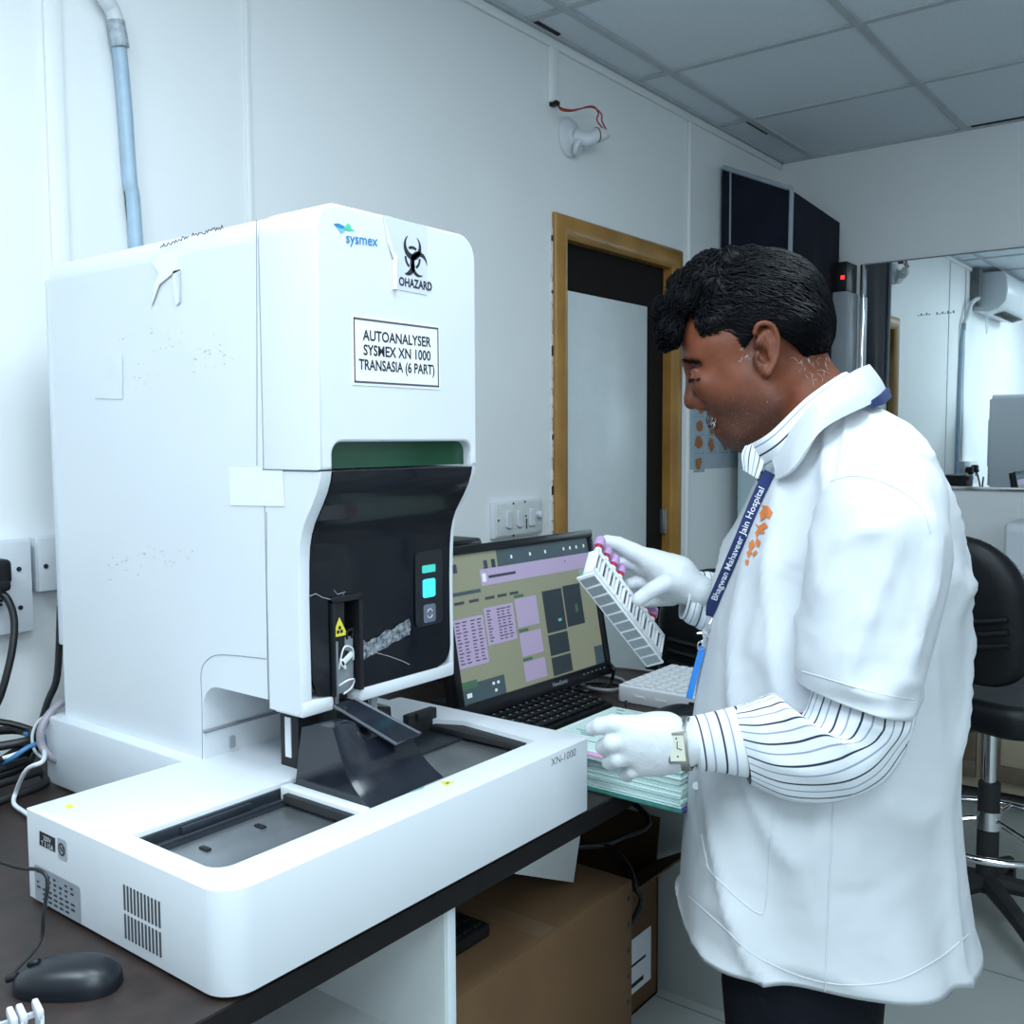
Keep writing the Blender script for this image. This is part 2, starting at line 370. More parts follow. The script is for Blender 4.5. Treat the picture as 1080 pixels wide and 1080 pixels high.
# upper hood
hoodz = hz(-.036)
ol = rrect(x0-.0015, x1+.0015, hoodz, zt+.0015, (0, 0, .034, .034), 8)
notch = [(1.0985, hoodz), (1.0985, hz(-.018))]+[(1.0985-.016+.016*math.cos(a), hz(-.018)+.016*math.sin(a)) for a in np.linspace(0.2, math.pi/2, 5)]+[(.832+.016-.016*math.sin(a), hz(-.018)+.016*math.cos(a)) for a in np.linspace(0, 1.4, 5)]+[(.832, hz(-.018)), (.832, hoodz)]
k = [i for i, p in enumerate(ol) if abs(p[1]-hoodz) < 1e-9]
ol2 = [ol[1]]+ol[2:]+[ol[0]]+[p for p in notch[::-1]]
MB().prism(ol2, (0, .919, 0), X, Zv, (0, .109, 0), .0035, 0, 3).build('hood', W1, an)
MB().prism(rrect(.8325, 1.098, hoodz+.0005, hz(-.002), (0, 0, .0155, .0155)), (0, .935, 0), X, Zv, (0, .05, 0)).build('green_window', M['green'], an)
# lower front shell (S-curve)
Sc = [(.920, hz(-.038)), (.9225, hz(-.05)), (.928, hz(-.064)), (.9365, hz(-.079)), (.945, hz(-.092)), (.9525, hz(-.104)), (.9585, hz(-.118)), (.9625, hz(-.134)), (.9645, hz(-.155)), (.966, hz(-.20)), (.966, hz(-.25)), (.9655, hz(-.29))]
Sb = [(.962, hz(-.312)), (.955, hz(-.326)), (.945, hz(-.336)), (.935, hz(-.341))]
Sfull = Sc+[(.9655, hz(-.312)), (.9655, hz(-.345))]
def Sy(z): return float(np.interp(-z, [-p[1] for p in Sfull], [p[0] for p in Sfull]))
zbot = hz(-.347); sh = MB()
dx0, dx1 = .832, 1.0985
def s_prism(xa, xb, off, z1, bev=0.0):
    bev = min(bev, .0012)
    pts = [(p[0]+off, p[1]) for p in Sfull if p[1] > z1+.008]; pts += [(pts[-1][0], z1+.006), (pts[-1][0]+.006, z1)]
    yz_prism(sh, pts+[(1.028, z1), (1.028, hz(-.038))], xa, xb, bev)
s_prism(x0, dx0-.0005, 0, hz(-.349), .003); s_prism(dx1+.0005, x1, 0, hz(-.349), .003); s_prism(dx0-.0005, dx1+.0005, .030, hz(-.349))
for (xa, xb) in ((x0+.0006, .868), (.914, x1-.0006)):
    sh.box((xa, .9635, hz(-.352)), (xb, 1.02, hz(-.332)), .004)
sh.build('front_shell', W1, an)
# black door with hole for the sampling port
dr = MB(); nz = 60; zs = np.linspace(hz(-.0385), hz(-.333), nz); rr = .03
px0, px1, pzt = .866, .915, hz(-.207)
xs = np.unique(np.concatenate([np.linspace(dx0, dx1, 40), [px0, px1]])); G = {}
vs = []; idx = {}
for i, z in enumerate(zs):
    cut = 0
    if z < zs[-1]+rr: cut = rr-math.sqrt(max(0, rr*rr-(zs[-1]+rr-z)**2))
    lo, hi = dx0+cut, dx1-cut
    for j, x in enumerate(xs):
        xx = min(max(x, lo), hi); idx[i, j] = len(vs); vs.append((xx, Sy(z)-.0015, z))
fs = []
for i in range(nz-1):
    for j in range(len(xs)-1):
        xm = (xs[j]+xs[j+1])/2; zm = (zs[i]+zs[i+1])/2
        if px0 < xm < px1 and zm < pzt: continue
        fs.append((idx[i, j], idx[i, j+1], idx[i+1, j+1], idx[i+1, j]))
dr.add(vs, fs); n0 = len(vs)
vs2 = [(x, y+.004, z) for x, y, z in vs]; dr.add(vs2, [f[::-1] for f in fs])
ec = {}
for f in fs:
    for a, c in zip(f, f[1:]+f[:1]): ec[(a, c)] = 1
dr.add([], [])
for (a, c) in list(ec):
    if (c, a) not in ec and a != c: dr.f.append((c, a, a+n0, c+n0)); dr.m.append(0)
dr.build('front_door', M['blkgloss'], an)
# sampling port
sp = MB(); yb = .9655
sp.box((px0+.001, yb+.024, hz(-.349)), (px1-.001, yb+.0295, pzt), mi=0)
fo = rrect(px0-.002, px1+.002, hz(-.334), pzt+.003, (0, 0, .008, .008)); fi = rrect(px0+.003, px1-.003, hz(-.3335), pzt-.003, (0, 0, .006, .006))
sp.prism(rrect(px0-.002, px0+.003, hz(-.334), pzt, 0), (0, yb-.006, 0), X, Zv, (0, .028, 0), .001)
sp.prism(rrect(px1-.004, px1+.003, hz(-.334), pzt, 0), (0, yb-.006, 0), X, Zv, (0, .028, 0), .001)
sp.prism(rrect(px0-.002, px1+.003, pzt-.004, pzt+.004, (0, 0, .004, .004)), (0, yb-.006, 0), X, Zv, (0, .028, 0), .001)
sp.box((px0+.003, yb-.002, hz(-.285)), (px0+.022, yb+.01, pzt-.005), .001)
port = sp.build('sampling_port', M['blk'], an)
mech = MB()
mech.box((px0+.003, yb-.004, hz(-.345)), (px0+.0085, yb+.002, hz(-.262)), .001).box((px0+.01, yb+.005, hz(-.335)), (px1-.006, yb+.012, hz(-.262)), .001, 1)
mech.tube([(px0+.012, yb, hz(-.30)), (px0+.018, yb-.004, hz(-.272)), (px0+.034, yb-.003, hz(-.276)), (px0+.038, yb, hz(-.292))], .0012, 6, 2)
mech.tube([(px0+.012, yb, hz(-.322)), (px0+.022, yb-.006, hz(-.316)), (px0+.036, yb-.003, hz(-.318)), (px0+.034, yb, hz(-.329)), (px0+.018, yb-.002, hz(-.334))], .0013, 6, 2)
mech.obox((px0+.016, yb-.003, hz(-.298)), (.020, 0, .012), (0, .003, 0), (-.003, 0, .007), .0005, 2); mech.obox((px0+.012, yb-.003, hz(-.288)), (.008, 0, -.014), (0, .003, 0), (.004, 0, .002), .0005, 2)
mech.lathe([(.009, 0), (.009, .003), (.005, .005)], (px0+.027, yb+.006, hz(-.287)), (0, -1, 0), 16, 3)
mech.tube([(px0+.026, yb-.002, hz(-.262)), (px0+.024, yb-.004, hz(-.252)), (px0+.034, yb-.004, hz(-.250)), (px0+.034, yb-.002, hz(-.262))], .0015, 6, 3)
mech.build('tube_gripper', [M['steel'], mat('grey_part', (.28, .30, .33), .4, var=.2), M['cabw'], M['blk']], port)
tr = MB(); tc_ = np.array([px0+.012, yb-.0026, hz(-.245)]); s_ = .0135
tr.prism([(-s_, -s_*.8), (s_, -s_*.8), (0, s_*1.05)], tc_, X, Zv, (0, -.0006, 0), 0, 0)
for a in (90, 210, 330):
    ca, sa = math.cos(math.radians(a))*.0035, math.sin(math.radians(a))*.0035
    tr.lathe([(.0026, 0), (.0026, .0002)], tc_+np.array([ca, -.0007, sa-.003]), (0, -1, 0), 10, 1)
tr.build('hazard_triangle', [M['yellow'], M['ink']], an)
# control panel
cp = MB().prism(rrect(1.0225, 1.0805, hz(-.267), hz(-.158), .008), (0, Sy(hz(-.2))-.0015, 0), X, Zv, (0, -.003, 0), .0012).build('control_panel', mat('panel_black', (.008, .009, .012), .3, var=.2), an)
yp = Sy(hz(-.2))-.0045
MB().prism(rrect(1.036, 1.064, hz(-.1905), hz(-.1795), .002), (0, yp, 0), X, Zv, (0, -.0006, 0)).build('status_light', mat('teal_led', (.05, .50, .42), .4, emit=.45, var=.1), cp)
MB().prism(rrect(1.0365, 1.063, hz(-.2265), hz(-.1995), .004), (0, yp, 0), X, Zv, (0, -.0015, 0), .0006).build('start_button', mat('cyan_lit_button', (.05, .60, .85), .4, emit=.75, var=.05), cp)
gb = MB().prism(rrect(1.0375, 1.063, hz(-.263), hz(-.2365), .004), (0, yp, 0), X, Zv, (0, -.0015, 0), .0006, 0)
for a0 in (20, 200):
    gb.tube([(1.050+.0055*math.cos(math.radians(a0+q)), yp-.0017, hz(-.2498)+.0065*math.sin(math.radians(a0+q))) for q in range(0, 141, 20)], .0006, 5, 1)
gb.build('mode_button', [mat('grey_button', (.13, .15, .20), .4, var=.1), M['cabw']], cp)
# crumpled foil tape and scratches on the door
ft_ = MB(); a_, b2_ = ony(379, 690, .963), ony(433, 660, .963); n = 36; g = []
for i in range(n+1):
    row = []
    for j in range(9):
        t = i/n; c = a_+(b2_-a_)*t; wv = (j/8-.5)*.022*(1+.3*noise.noise(Vector((t*7, j, 3)))) if 0 < i < n else (j/8-.5)*.012
        row.append((c[0]-.0*wv, Sy(c[2])-.002-.0025*abs(noise.noise(Vector((t*22, j*1.3, 1)))), c[2]+wv))
    g.append(row)
ft_.grid(g).build('foil_tape', mat('crumpled_foil', (.08, .09, .11), .18, metal=.6, col2=(.5, .52, .55), scale=160), an, smooth=20)
sc = MB()
for q in ([(326, 629), (333, 626), (340, 630), (348, 632), (352, 637)], [(395, 688), (410, 692), (424, 697), (432, 701)], [(378, 668), (384, 676), (390, 683)], [(352, 622), (356, 627), (364, 624), (360, 630)]):
    sc = MB()
    sc.tube([ony(x, y, Sy(ony(x, y, .965)[2])-.0016) for x, y in q], .0004, 4, 0, smooth=False)
    sc.build('scratch', mat('scratch_white', (.45, .48, .5), .7, var=.2), an)
# labels on the hood
yh = .9188
lg = MB()
def hp(x, y): return ony(x, y, yh-.0004)
def flatpoly(mb, pts, mi): mb.add([hp(*p) for p in pts], [tuple(range(len(pts)))], mi)
flatpoly(lg, [(351.5, 236), (357, 235.5), (364, 239), (361.5, 241.5), (356, 240)], 0); flatpoly(lg, [(356, 240), (361.5, 241.5), (364.5, 243), (360, 246.5)], 3)
flatpoly(lg, [(362, 241.5), (367, 235), (371, 239), (365, 242.5)], 1); flatpoly(lg, [(364.5, 242.5), (369, 240), (374.5, 243.5), (370, 243.8)], 2)
e1 = hp(398, 254)-hp(364, 250); e1 /= np.linalg.norm(e1)
lg.text('sysmex', (hp(364.5, 250)+hp(398.5, 256))/2, e1, Zv, .0185, 0, bold=.012)
lg.build('logo_lettering', [mat('logo_blue', (.02, .22, .50), .5, var=.05), mat('logo_green', (.10, .55, .35), .5, var=.05), mat('logo_mint', (.05, .60, .40), .5, var=.05), mat('logo_sky', (.15, .50, .72), .5, var=.05)], an)
sg = MB(); A_, B_ = np.array([.8665, yh, hz(.0705)]), np.array([1.0315, yh, hz(.154)])
c0 = (A_+B_)/2; wS, hS = .158, .081; cx = .9485; cz = hz(.1125)
sg.box((cx-wS/2-.003, yh-.0006, cz-hS/2-.003), (cx+wS/2+.003, yh+.0003, cz+hS/2+.003), 0, 0)
for lo, hi in (((-1, .94), (1, 1)), ((-1, -1), (1, -.94)), ((-1, -1), (-.975, 1)), ((.975, -1), (1, 1))):
    sg.box((cx+lo[0]*wS/2, yh-.001, cz+lo[1]*hS/2), (cx+hi[0]*wS/2, yh-.0006, cz+hi[1]*hS/2), 0, 2)
for i, s_ in enumerate(('AUTOANALYSER', 'SYSMEX XN 1000', 'TRANSASIA (6 PART)')):
    sg.text(s_, (cx, yh-.0009, cz+.019-.0185*i), X*(.90 if i < 2 else .83), Zv, .0185, 1, bold=.022)
sg.build('name_sign', [M['paper'], M['ink'], mat('sign_border', (.10, .08, .10), .6, var=.1)], an)
bh = MB(); bx0, bx1, bz0, bz1 = .928, 1.006, hz(.195), hz(.2875)
bh.add([(bx0-.004, yh-.0005, bz1), (bx1+.001, yh-.0005, bz1-.002), (bx1, yh-.0005, bz0), (bx0+.012, yh-.0005, bz0+.001), (bx0+.012, yh-.0005, hz(.235)), (bx0+.004, yh-.0005, hz(.252))], [tuple(range(6))[::-1]], 0)
bh.add([(bx0-.004, yh-.0005, bz1), (bx0+.004, yh-.0005, hz(.252)), (bx0+.012, yh-.003, hz(.245)), (bx0+.001, yh-.004, hz(.27))], [(0, 1, 2, 3)], 2)
bh.tube([(bx0+.014, yh-.003, hz(.232)), (bx0+.014, yh-.003, bz0)], .0032, 8, 2); bh.add([(bx0+.006, yh-.0008, hz(.25)), (bx0+.02, yh-.0025, hz(.238)), (bx0+.014, yh-.004, hz(.228))], [(0, 1, 2)], 2)
bc = np.array([.978, yh-.0009, hz(.2405)])
def ann(mb, c, r, th_fn, a0, a1, mi, n=28):
    ring = []
    for k in range(n+1):
        a = math.radians(a0+(a1-a0)*k/n); t = th_fn(k/n); ring.append((c+np.array([math.cos(a), 0, math.sin(a)])*(r-t/2), c+np.array([math.cos(a), 0, math.sin(a)])*(r+t/2)))
    mb.grid([[p, q] for p, q in ring], mi)
for k, a in enumerate((90, 210, 330)):
    d = np.array([math.cos(math.radians(a)), 0, math.sin(math.radians(a))])
    if k == 1: ann(bh, bc+d*.0155, .0145, lambda t: .0006+.0075*math.sin(math.pi*t), 262, 392, 1)
    else: ann(bh, bc+d*.0155, .0145, lambda t: .0006+.0075*math.sin(math.pi*t), a+35, a+325, 1)
for a in (90, 210, 330): ann(bh, bc, .0135, lambda t: .0036, a-32, a+32, 1)
bh.text('OHAZARD', (.9835, yh-.0009, hz(.2065)), X*.85, Zv, .0155, 1, bold=.03)
bh.build('biohazard_sticker', [mat('sticker_film', (.62, .66, .76), .35, var=.04), M['ink'], M['paper']], an)
# marks on the left side: tape, scribble, shreds, seams
xl = x0-.0008
def sidepoly(pts, off=.0008): return [onx(x, y, x0-off) for x, y in pts]
tp = MB()
def quad_side(mb, pts, mi=0, off=.0012):
    q = sidepoly(pts, off); q2 = sidepoly(pts, 0); n = len(q); mb.add(q+q2, [tuple(range(n))]+[(i, (i+1) % n, (i+1) % n+n, i+n) for i in range(n)], mi)
quad_side(tp, [(241, 494), (298, 496), (300, 534), (243, 533)]); tp.build('tape_patch', M['tape'], an, smooth=0)
tp = MB(); quad_side(tp, [(101, 375), (129, 376), (129, 421), (100, 420)]); tp.build('tape_patch', mat('faint_tape', (.70, .73, .77), .4, var=.03, scale=30), an, smooth=0)
sm = MB()
for q in ([(270.5, 232), (271, 360), (271, 491)], [(281, 540), (281.5, 640), (282, 694), (283, 737)], [(213.5, 801), (213, 740), (212, 712), (216, 699), (228, 691), (255, 692), (281, 695)]):
    sm.tube([onx(x, y, x0-.0002) for x, y in q], .0006, 5)
sm.tube([(x0-.001, 1.029, hz(-.0365)), (x0-.001, .924, hz(-.0365))], .0011, 5); sm.tube([(x0-.0006, 1.1715, hz(-.405)), (x0+.02, 1.1712, hz(-.405)), (x1, 1.1712, hz(-.405))], .0028, 5, smooth=False)
sm.build('panel_seams', M['seam'], an)
scb = MB(); zz = 0
for (xa, xb_, ya, yb_) in ((172, 202, 260, 250), (205, 238, 249, 240)):
    n = 26
    scb.tube([onx(xa+(xb_-xa)*i/n, ya+(yb_-ya)*i/n+random.uniform(-4, 4)*(1 if i % 2 else -1)*.6, x0+.004) + np.array([-.004+.0, 0, 0]) for i in range(n+1)], .0007, 4, smooth=False)
scb.build('handwriting', mat('pen_blue_black', (.03, .04, .07), .7, var=.2), an)
pe = MB()
for pts in ([(160, 277), (170, 270), (186, 272), (190, 285), (180, 290), (168, 300), (160, 322), (163, 300), (168, 289)], [(182, 286), (190, 284), (190, 318), (186, 322), (183, 308)]): quad_side(pe, pts, 0, .003)
pe.build('peeling_tape', mat('torn_tape', (.83, .86, .88), .5, var=.04), an)
fs_ = MB()
for k in range(90):
    x, y = random.choice([(213, 375), (135, 400), (230, 380), (130, 595), (180, 590), (170, 360)]); x += random.gauss(0, 16); y += random.gauss(0, 9); dx = random.uniform(-3, 3); dy = random.uniform(-2, 2)
    if 95 < x < 262: fs_.tube([onx(x, y, x0-.0003), onx(x+dx, y+dy, x0-.0003)], random.uniform(.0002, .0005), 4)
fs_.tube([onx(205, 377, x0-.0003), onx(207, 379, x0-.0003)], .0012, 5)
fs_.build('scuff_marks', mat('scuff_beige', (.55, .52, .48), .8, var=.2), an)
MB().prism(rrect(-.005, .005, -.009, .009, .003), (x0+.045, 1.1712, hz(-.43)), X, Zv, (0, -.003, 0), .001).build('latch', M['grey'], an)
# black mechanism under the arm
mc = MB().box((.862, 1.030, zb), (.915, 1.068, hz(-.352)), .002).box((.93, 1.0, zb+.03), (.965, 1.10, hz(-.35)), .002).box((.895, .99, hz(-.40)), (.925, 1.03, hz(-.352)), .002)
mo = mc.build('sampler_mechanism', M['blkmat'], an)
MB().box((.8605, 1.044, hz(-.43)), (.862, 1.056, hz(-.375))).build('serial_label', M['paper'], mo)
MB().box((.955, .985, hz(-.39)), (.967, .99, hz(-.357)), .001).build('bracket', M['grey'], mo)
# sampler
X0s, X1s, Yf, Yb = .5704, 1.2215, .797, 1.19
so = rrect(X0s, X1s, Yf, Yb, (.034, .010, .006, .004), 8)
ho = [(.603, .872)]+[(.603+.022-.022*math.cos(a), .853+.022-.022*math.sin(a)) for a in np.linspace(.2, math.pi/2, 6)]+[(1.160, .853), (1.176, 1.006), (1.150, 1.062), (1.02, 1.062), (.985, 1.010), (.603, 1.010)]
sm_ = MB().prism(so, (0, 0, ZD+.006), X, Y, (0, 0, zb-ZD-.006), .0035, 0, 3, hole=ho)
sampler = sm_.build('sampler_housing', W1, an)
MB().prism([(p[0], p[1]) for p in rrect(.58, 1.21, .81, 1.18, .03)], (0, 0, ZD), X, Y, (0, 0, .0075)).build('underside', M['blk'], an)
ty = MB().prism([(.600, .850), (.822, .850), (.822, .985), (.600, .985)], (0, 0, hz(-.470)), X, Y, (0, 0, .004), 0)
tray = ty.build('rack_tray', M['steel'], an)
MB().prism([(.955, .850), (1.18, .850), (1.18, 1.02), (.955, 1.02)], (0, 0, hz(-.470)), X, Y, (0, 0, .004), 0).build('rack_tray', M['steel'], an)
MB().box((.60, .985, hz(-.474)), (1.18, 1.064, hz(-.462))).box((.603, 1.004, hz(-.468)), (1.02, 1.0095, hz(-.450)), .001).box((.62, .988, hz(-.466)), (.822, .992, hz(-.458)), .001).box((.66, .9985, hz(-.466)), (.76, 1.004, hz(-.452)), .001).build('rack_rail', M['rail'], an)
for (x, y) in ((.655, .945), (.735, .948)): MB().box((x, y, hz(-.466)), (x+.007, y+.016, hz(-.4635)), .001).build('tray_stop', M['blk'], tray)
cvr = MB().box((.805, .852, hz(-.462)), (.822, 1.0, hz(-.443)), .002, 0).box((.797, .86, hz(-.460)), (.806, .985, hz(-.449)), .001, 1)
cvr.build('tray_divider', [W1, M['blkmat']], an)
cs = MB().box((1.10, 1.052, hz(-.462)), (1.165, 1.066, hz(-.428)), .002).box((1.115, 1.046, hz(-.44)), (1.15, 1.056, hz(-.427)), .002).box((1.146, .87, hz(-.462)), (1.178, 1.05, hz(-.452)), .002)
cs.build('sensor_block', M['blkmat'], an)
# clear shield over the right tray
# smoked cover
cpf = [(.99, hz(-.4445)), (.982, hz(-.40)), (.975, hz(-.366)), (.945, hz(-.357)), (.917, hz(-.3575)), (.911, hz(-.372)), (.902, hz(-.394)), (.892, hz(-.412)), (.879, hz(-.427)), (.866, hz(-.437)), (.854, hz(-.4445))]
cv = MB(); g = []
for i, (y, z) in enumerate(cpf):
    top = (z-hz(-.4445))/.09
    z2 = min(z, hz(-.384)); g.append([(.822+.000*top, y, z), (.832, y-.001, z+.001), (.858, y-.001, z), (.872, y-.001, z2+.001), (.945-.015*top, y-.001, z2+.0008), (.958-.022*top, y, z2)])
cv.grid(g)
for side in (0, 5):
    pts = [r[side] for r in g]; cv.add(pts, [tuple(range(len(pts)))])
cv.build('smoked_cover', M['smoke'], an)
fp = MB(); A1, A2 = np.array([.866, .966, hz(-.3455)]), np.array([.906, .966, hz(-.3455)])
B1, B2 = ony(418, 785, .875), ony(443.6, 774, .875)
dn = np.cross(A2-A1, B1-A1); dn /= np.linalg.norm(dn); dn = dn if dn[2] < 0 else -dn
fp.sheet([[A1+(B1-A1)*t+((A2+(B2-A2)*t)-(A1+(B1-A1)*t))*s2+dn*.010*(1-abs(2*s2-1)**6)*0 for s2 in np.linspace(0, 1, 5)] for t in np.linspace(0, 1, 8)], .004)
fp.tube([A1, B1, B2, A2], .0022, 6, 1, smooth=False)
fp.build('port_flap', [M['smoke'], mat('clear_edge', (.10, .11, .13), .15, var=.2)], an)
MB().prism([(.955, hz(-.4445)), (.955, hz(-.395)), (1.0, hz(-.386)), (1.03, hz(-.392)), (1.035, hz(-.4445))], (0, 1.02, 0), X, Zv, (0, .06, 0), .004).build('motor_cover', M['smoke'], an)
# marks on the sampler
sl = MB(); def_ = .5704-.0006
def sd(x, y): return onx(x, y, .5704-.0006)
def side_rect(mb, pts, mi): mb.add([sd(*p) for p in pts], [tuple(range(len(pts)))], mi)
lb = MB(); side_rect(lb, [(41.5, 876), (58, 884), (58, 899), (41.5, 891)], 0)
ey = -Y
lb.text('250V', sd(50, 885.5)+np.array([-.0004, 0, 0]), -Y, Zv, .0085, 1); lb.text('T 3 15A', sd(50, 892)+np.array([-.0004, 0, 0]), -Y, Zv, .0085, 1)
lb.build('fuse_label', [M['ink'], M['paper']], an)
rp = MB(); c_ = sd(65.3, 896); rp.add([c_+np.array([0, -q[0], q[1]]) for q in rrect(-.010, .010, -.0125, .0125, .003)], [tuple(range(24))], 0)
ann(rp, c_+np.array([-.0004, 0, 0]), .0066, lambda t: .0022, 0, 360, 1)
ring = MB()
pts_ = rp.v[-58:]
for i in range(len(rp.v)-58, len(rp.v)):
    x, y, z = rp.v[i]; rp.v[i] = (c_[0]-.0004, c_[1]-(x-c_[0]-(-.0000)), z)
rp.text('N', c_+np.array([-.0004, 0, 0]), -Y, Zv, .010, 1, bold=.03)
rp.build('round_mark', [mat('silver_label', (.42, .45, .50), .4, var=.05), M['ink']], an)
pl = MB(); c_ = sd(60, 942); pl.add([c_+np.array([0, -q[0], q[1]]) for q in rrect(-.052, .052, -.022, .022, .004)], [tuple(range(24))], 0)
for i in range(6):
    w_ = (.6, .75, .55, .9, .95, .9)[i]
    for q in range(7):
        if random.random() < .85:
            ya = -.046+.013*q; pl.add([c_+np.array([-.0004, -(ya), .016-.0062*i]), c_+np.array([-.0004, -(ya+.009*w_), .016-.0062*i]), c_+np.array([-.0004, -(ya+.009*w_), .0135-.0062*i]), c_+np.array([-.0004, -ya, .0135-.0062*i])], [(0, 1, 2, 3)], 1)
pl.build('rating_plate', [mat('plate_silver', (.36, .39, .44), .35, metal=.2, var=.05), M['ink']], an)
vt = MB()
for r_ in range(2):
    for c2 in range(11):
        y = .975-.0066*c2; z0, z1 = ((hz(-.5095), hz(-.481)), (hz(-.5415), hz(-.514)))[r_]
        vt.box((.5704-.0006, y-.0016, z0), (.572, y+.0016, z1), 0, 0)
vt.build('vent_grille', mat('vent_dark', (.07, .075, .085), .8, var=.2), an)
yt = MB(); a = [onz(*q, zb+.0003) for q in [(67, 850), (74, 847.5), (79, 850), (72, 853)]]; yt.add(a, [(0, 1, 2, 3)], 0); yt.build('caution_mark', M['yellow'], an)
yt = MB(); a = [onz(*q, zb+.0003) for q in [(463.5, 823.5), (480, 824.3), (470.5, 829)]]; yt.add(a, [(0, 1, 2)], 0)
yt.tube([onz(470, 826.5, zb+.0006), onz(473, 825, zb+.0006), onz(472, 826.5, zb+.0006)], .0006, 4, 1)
yt.build('caution_triangle', [M['yellow'], M['ink']], an)
yt = MB(); a = [onz(*q, zb+.0003) for q in [(431, 833.5), (445, 829), (448, 830.5), (434, 835.5)]]; yt.add(a, [(0, 1, 2, 3)], 0); yt.build('teal_mark', mat('teal_ink', (.18, .42, .45), .5, var=.1), an)
xt = MB(); xt.text('XN-1000', (ony(583, 804, .7966)+ony(606, 794, .7966))/2, X, Zv, .0165, 0, bold=-.006); xt.build('model_lettering', mat('grey_ink', (.12, .13, .15), .5, var=.1), an)
# pale inset strip along the tray lip
MB().prism(rrect(.612, .868, 1.012, 1.066, .006), (0, 0, zb-.001), X, Y, (0, 0, .0022), .001).build('tray_lip', W1, an)

# ---------------------------------------------------------------- mouse, rack, cables on the left
def mouse(name, c, rz, label, scale=1.0):
    t = thing(name, (c[0], c[1], ZD), label, 'mouse')
    nu, nv = 22, 28; g = []
    R = np.array([[math.cos(rz), -math.sin(rz), 0], [math.sin(rz), math.cos(rz), 0], [0, 0, 1]])
    for i in range(nu):
        a = i/(nu-1)*math.pi/2; row = []
        for j in range(nv):
            b = 2*math.pi*j/nv; ca, sa = math.cos(b), math.sin(b)
            q = np.array([.058*math.copysign(abs(ca)**.75, ca), .032*math.copysign(abs(sa)**.8, sa)*(1+.08*ca), 0])*(max(0, 1-math.sin(a)**2.6)**.5)
            z = .003+.031*math.sin(a)*(1+.10*ca*math.cos(a))
            row.append(R@(q*scale)+np.array([c[0], c[1], ZD+z*scale]))
        g.append(row)
    g = [[(p[0], p[1], ZD+.0005) for p in g[0]]]+g
    MB().grid(g, 0, closed_v=True).build('shell', M['blkmat'] if 0 else mat('mouse_black', (.008, .010, .015), .36, var=.15), t)
    MB().tube([R@np.array([-.054*scale, 0, 0])+np.array([c[0], c[1], ZD+.013]), R@np.array([-.066*scale, 0, 0])+np.array([c[0], c[1], ZD+.010])], .004, 10, smooth=False).build('strain_relief', M['blk'], t)
    w = MB().tube([R@np.array([-.03, 0, 0])*scale+np.array([c[0], c[1], ZD+.0305*scale]), R@np.array([-.042, 0, 0])*scale+np.array([c[0], c[1], ZD+.027*scale])], .0035, 8, smooth=False).build('scroll_wheel', M['blk'], t)
    return t
mo1 = mouse('computer_mouse', (.498, .964), math.radians(-50), 'black computer mouse with cord lying in front of the sampler tray', .93)
mcd = MB().tube([P(-12, 905, 1.09), P(20, 915, 1.085), P(42, 918, 1.08), P(50, 930, 1.075), P(46, 965, 1.07), P(41, 995, 1.065), (.4605, 1.010, ZD+.012)], .0021, 8)
mcd.build('mouse_cord', M['cabk'], mo1)
# sample rack fragment at the lower left corner
wr = thing('tube_rack', (.44, .95, ZD), 'white empty tube rack standing at the lower left desk corner below the mouse', 'rack', 'sample tube racks')
wb = MB(); o_ = onz(8, 1085, ZD); o_[2] = ZD
ex = onz(40, 1051, hz(-.525))-onz(2, 1063, hz(-.525)); ex[2] = 0; ex /= np.linalg.norm(ex); ey_ = np.array([ex[1], -ex[0], 0])
c0 = onz(40, 1050, hz(-.515)); c0[2] = ZD
for k in range(7):
    b0 = c0-ex*(.0215*(k+1)-.002)
    wb.obox(b0+Zv*.004, ex*.0035, ey_*.026, Zv*.034, .0006); wb.obox(b0+Zv*.004+ex*.0158, ex*.0035, ey_*.026, Zv*.034, .0006)
    wb.obox(b0+Zv*.034, ex*.006, ey_*.026, Zv*.010, .002); wb.obox(b0+ex*.0135+Zv*.034, ex*.006, ey_*.026, Zv*.010, .002)
wb.obox(c0-ex*.155, ex*.155, ey_*.026, Zv*.006, .001); wb.obox(c0-ex*.155+Zv*.026, ex*.155, ey_*.003, Zv*.006, .001)
wb.build('rack_frame', M['plast'], wr)

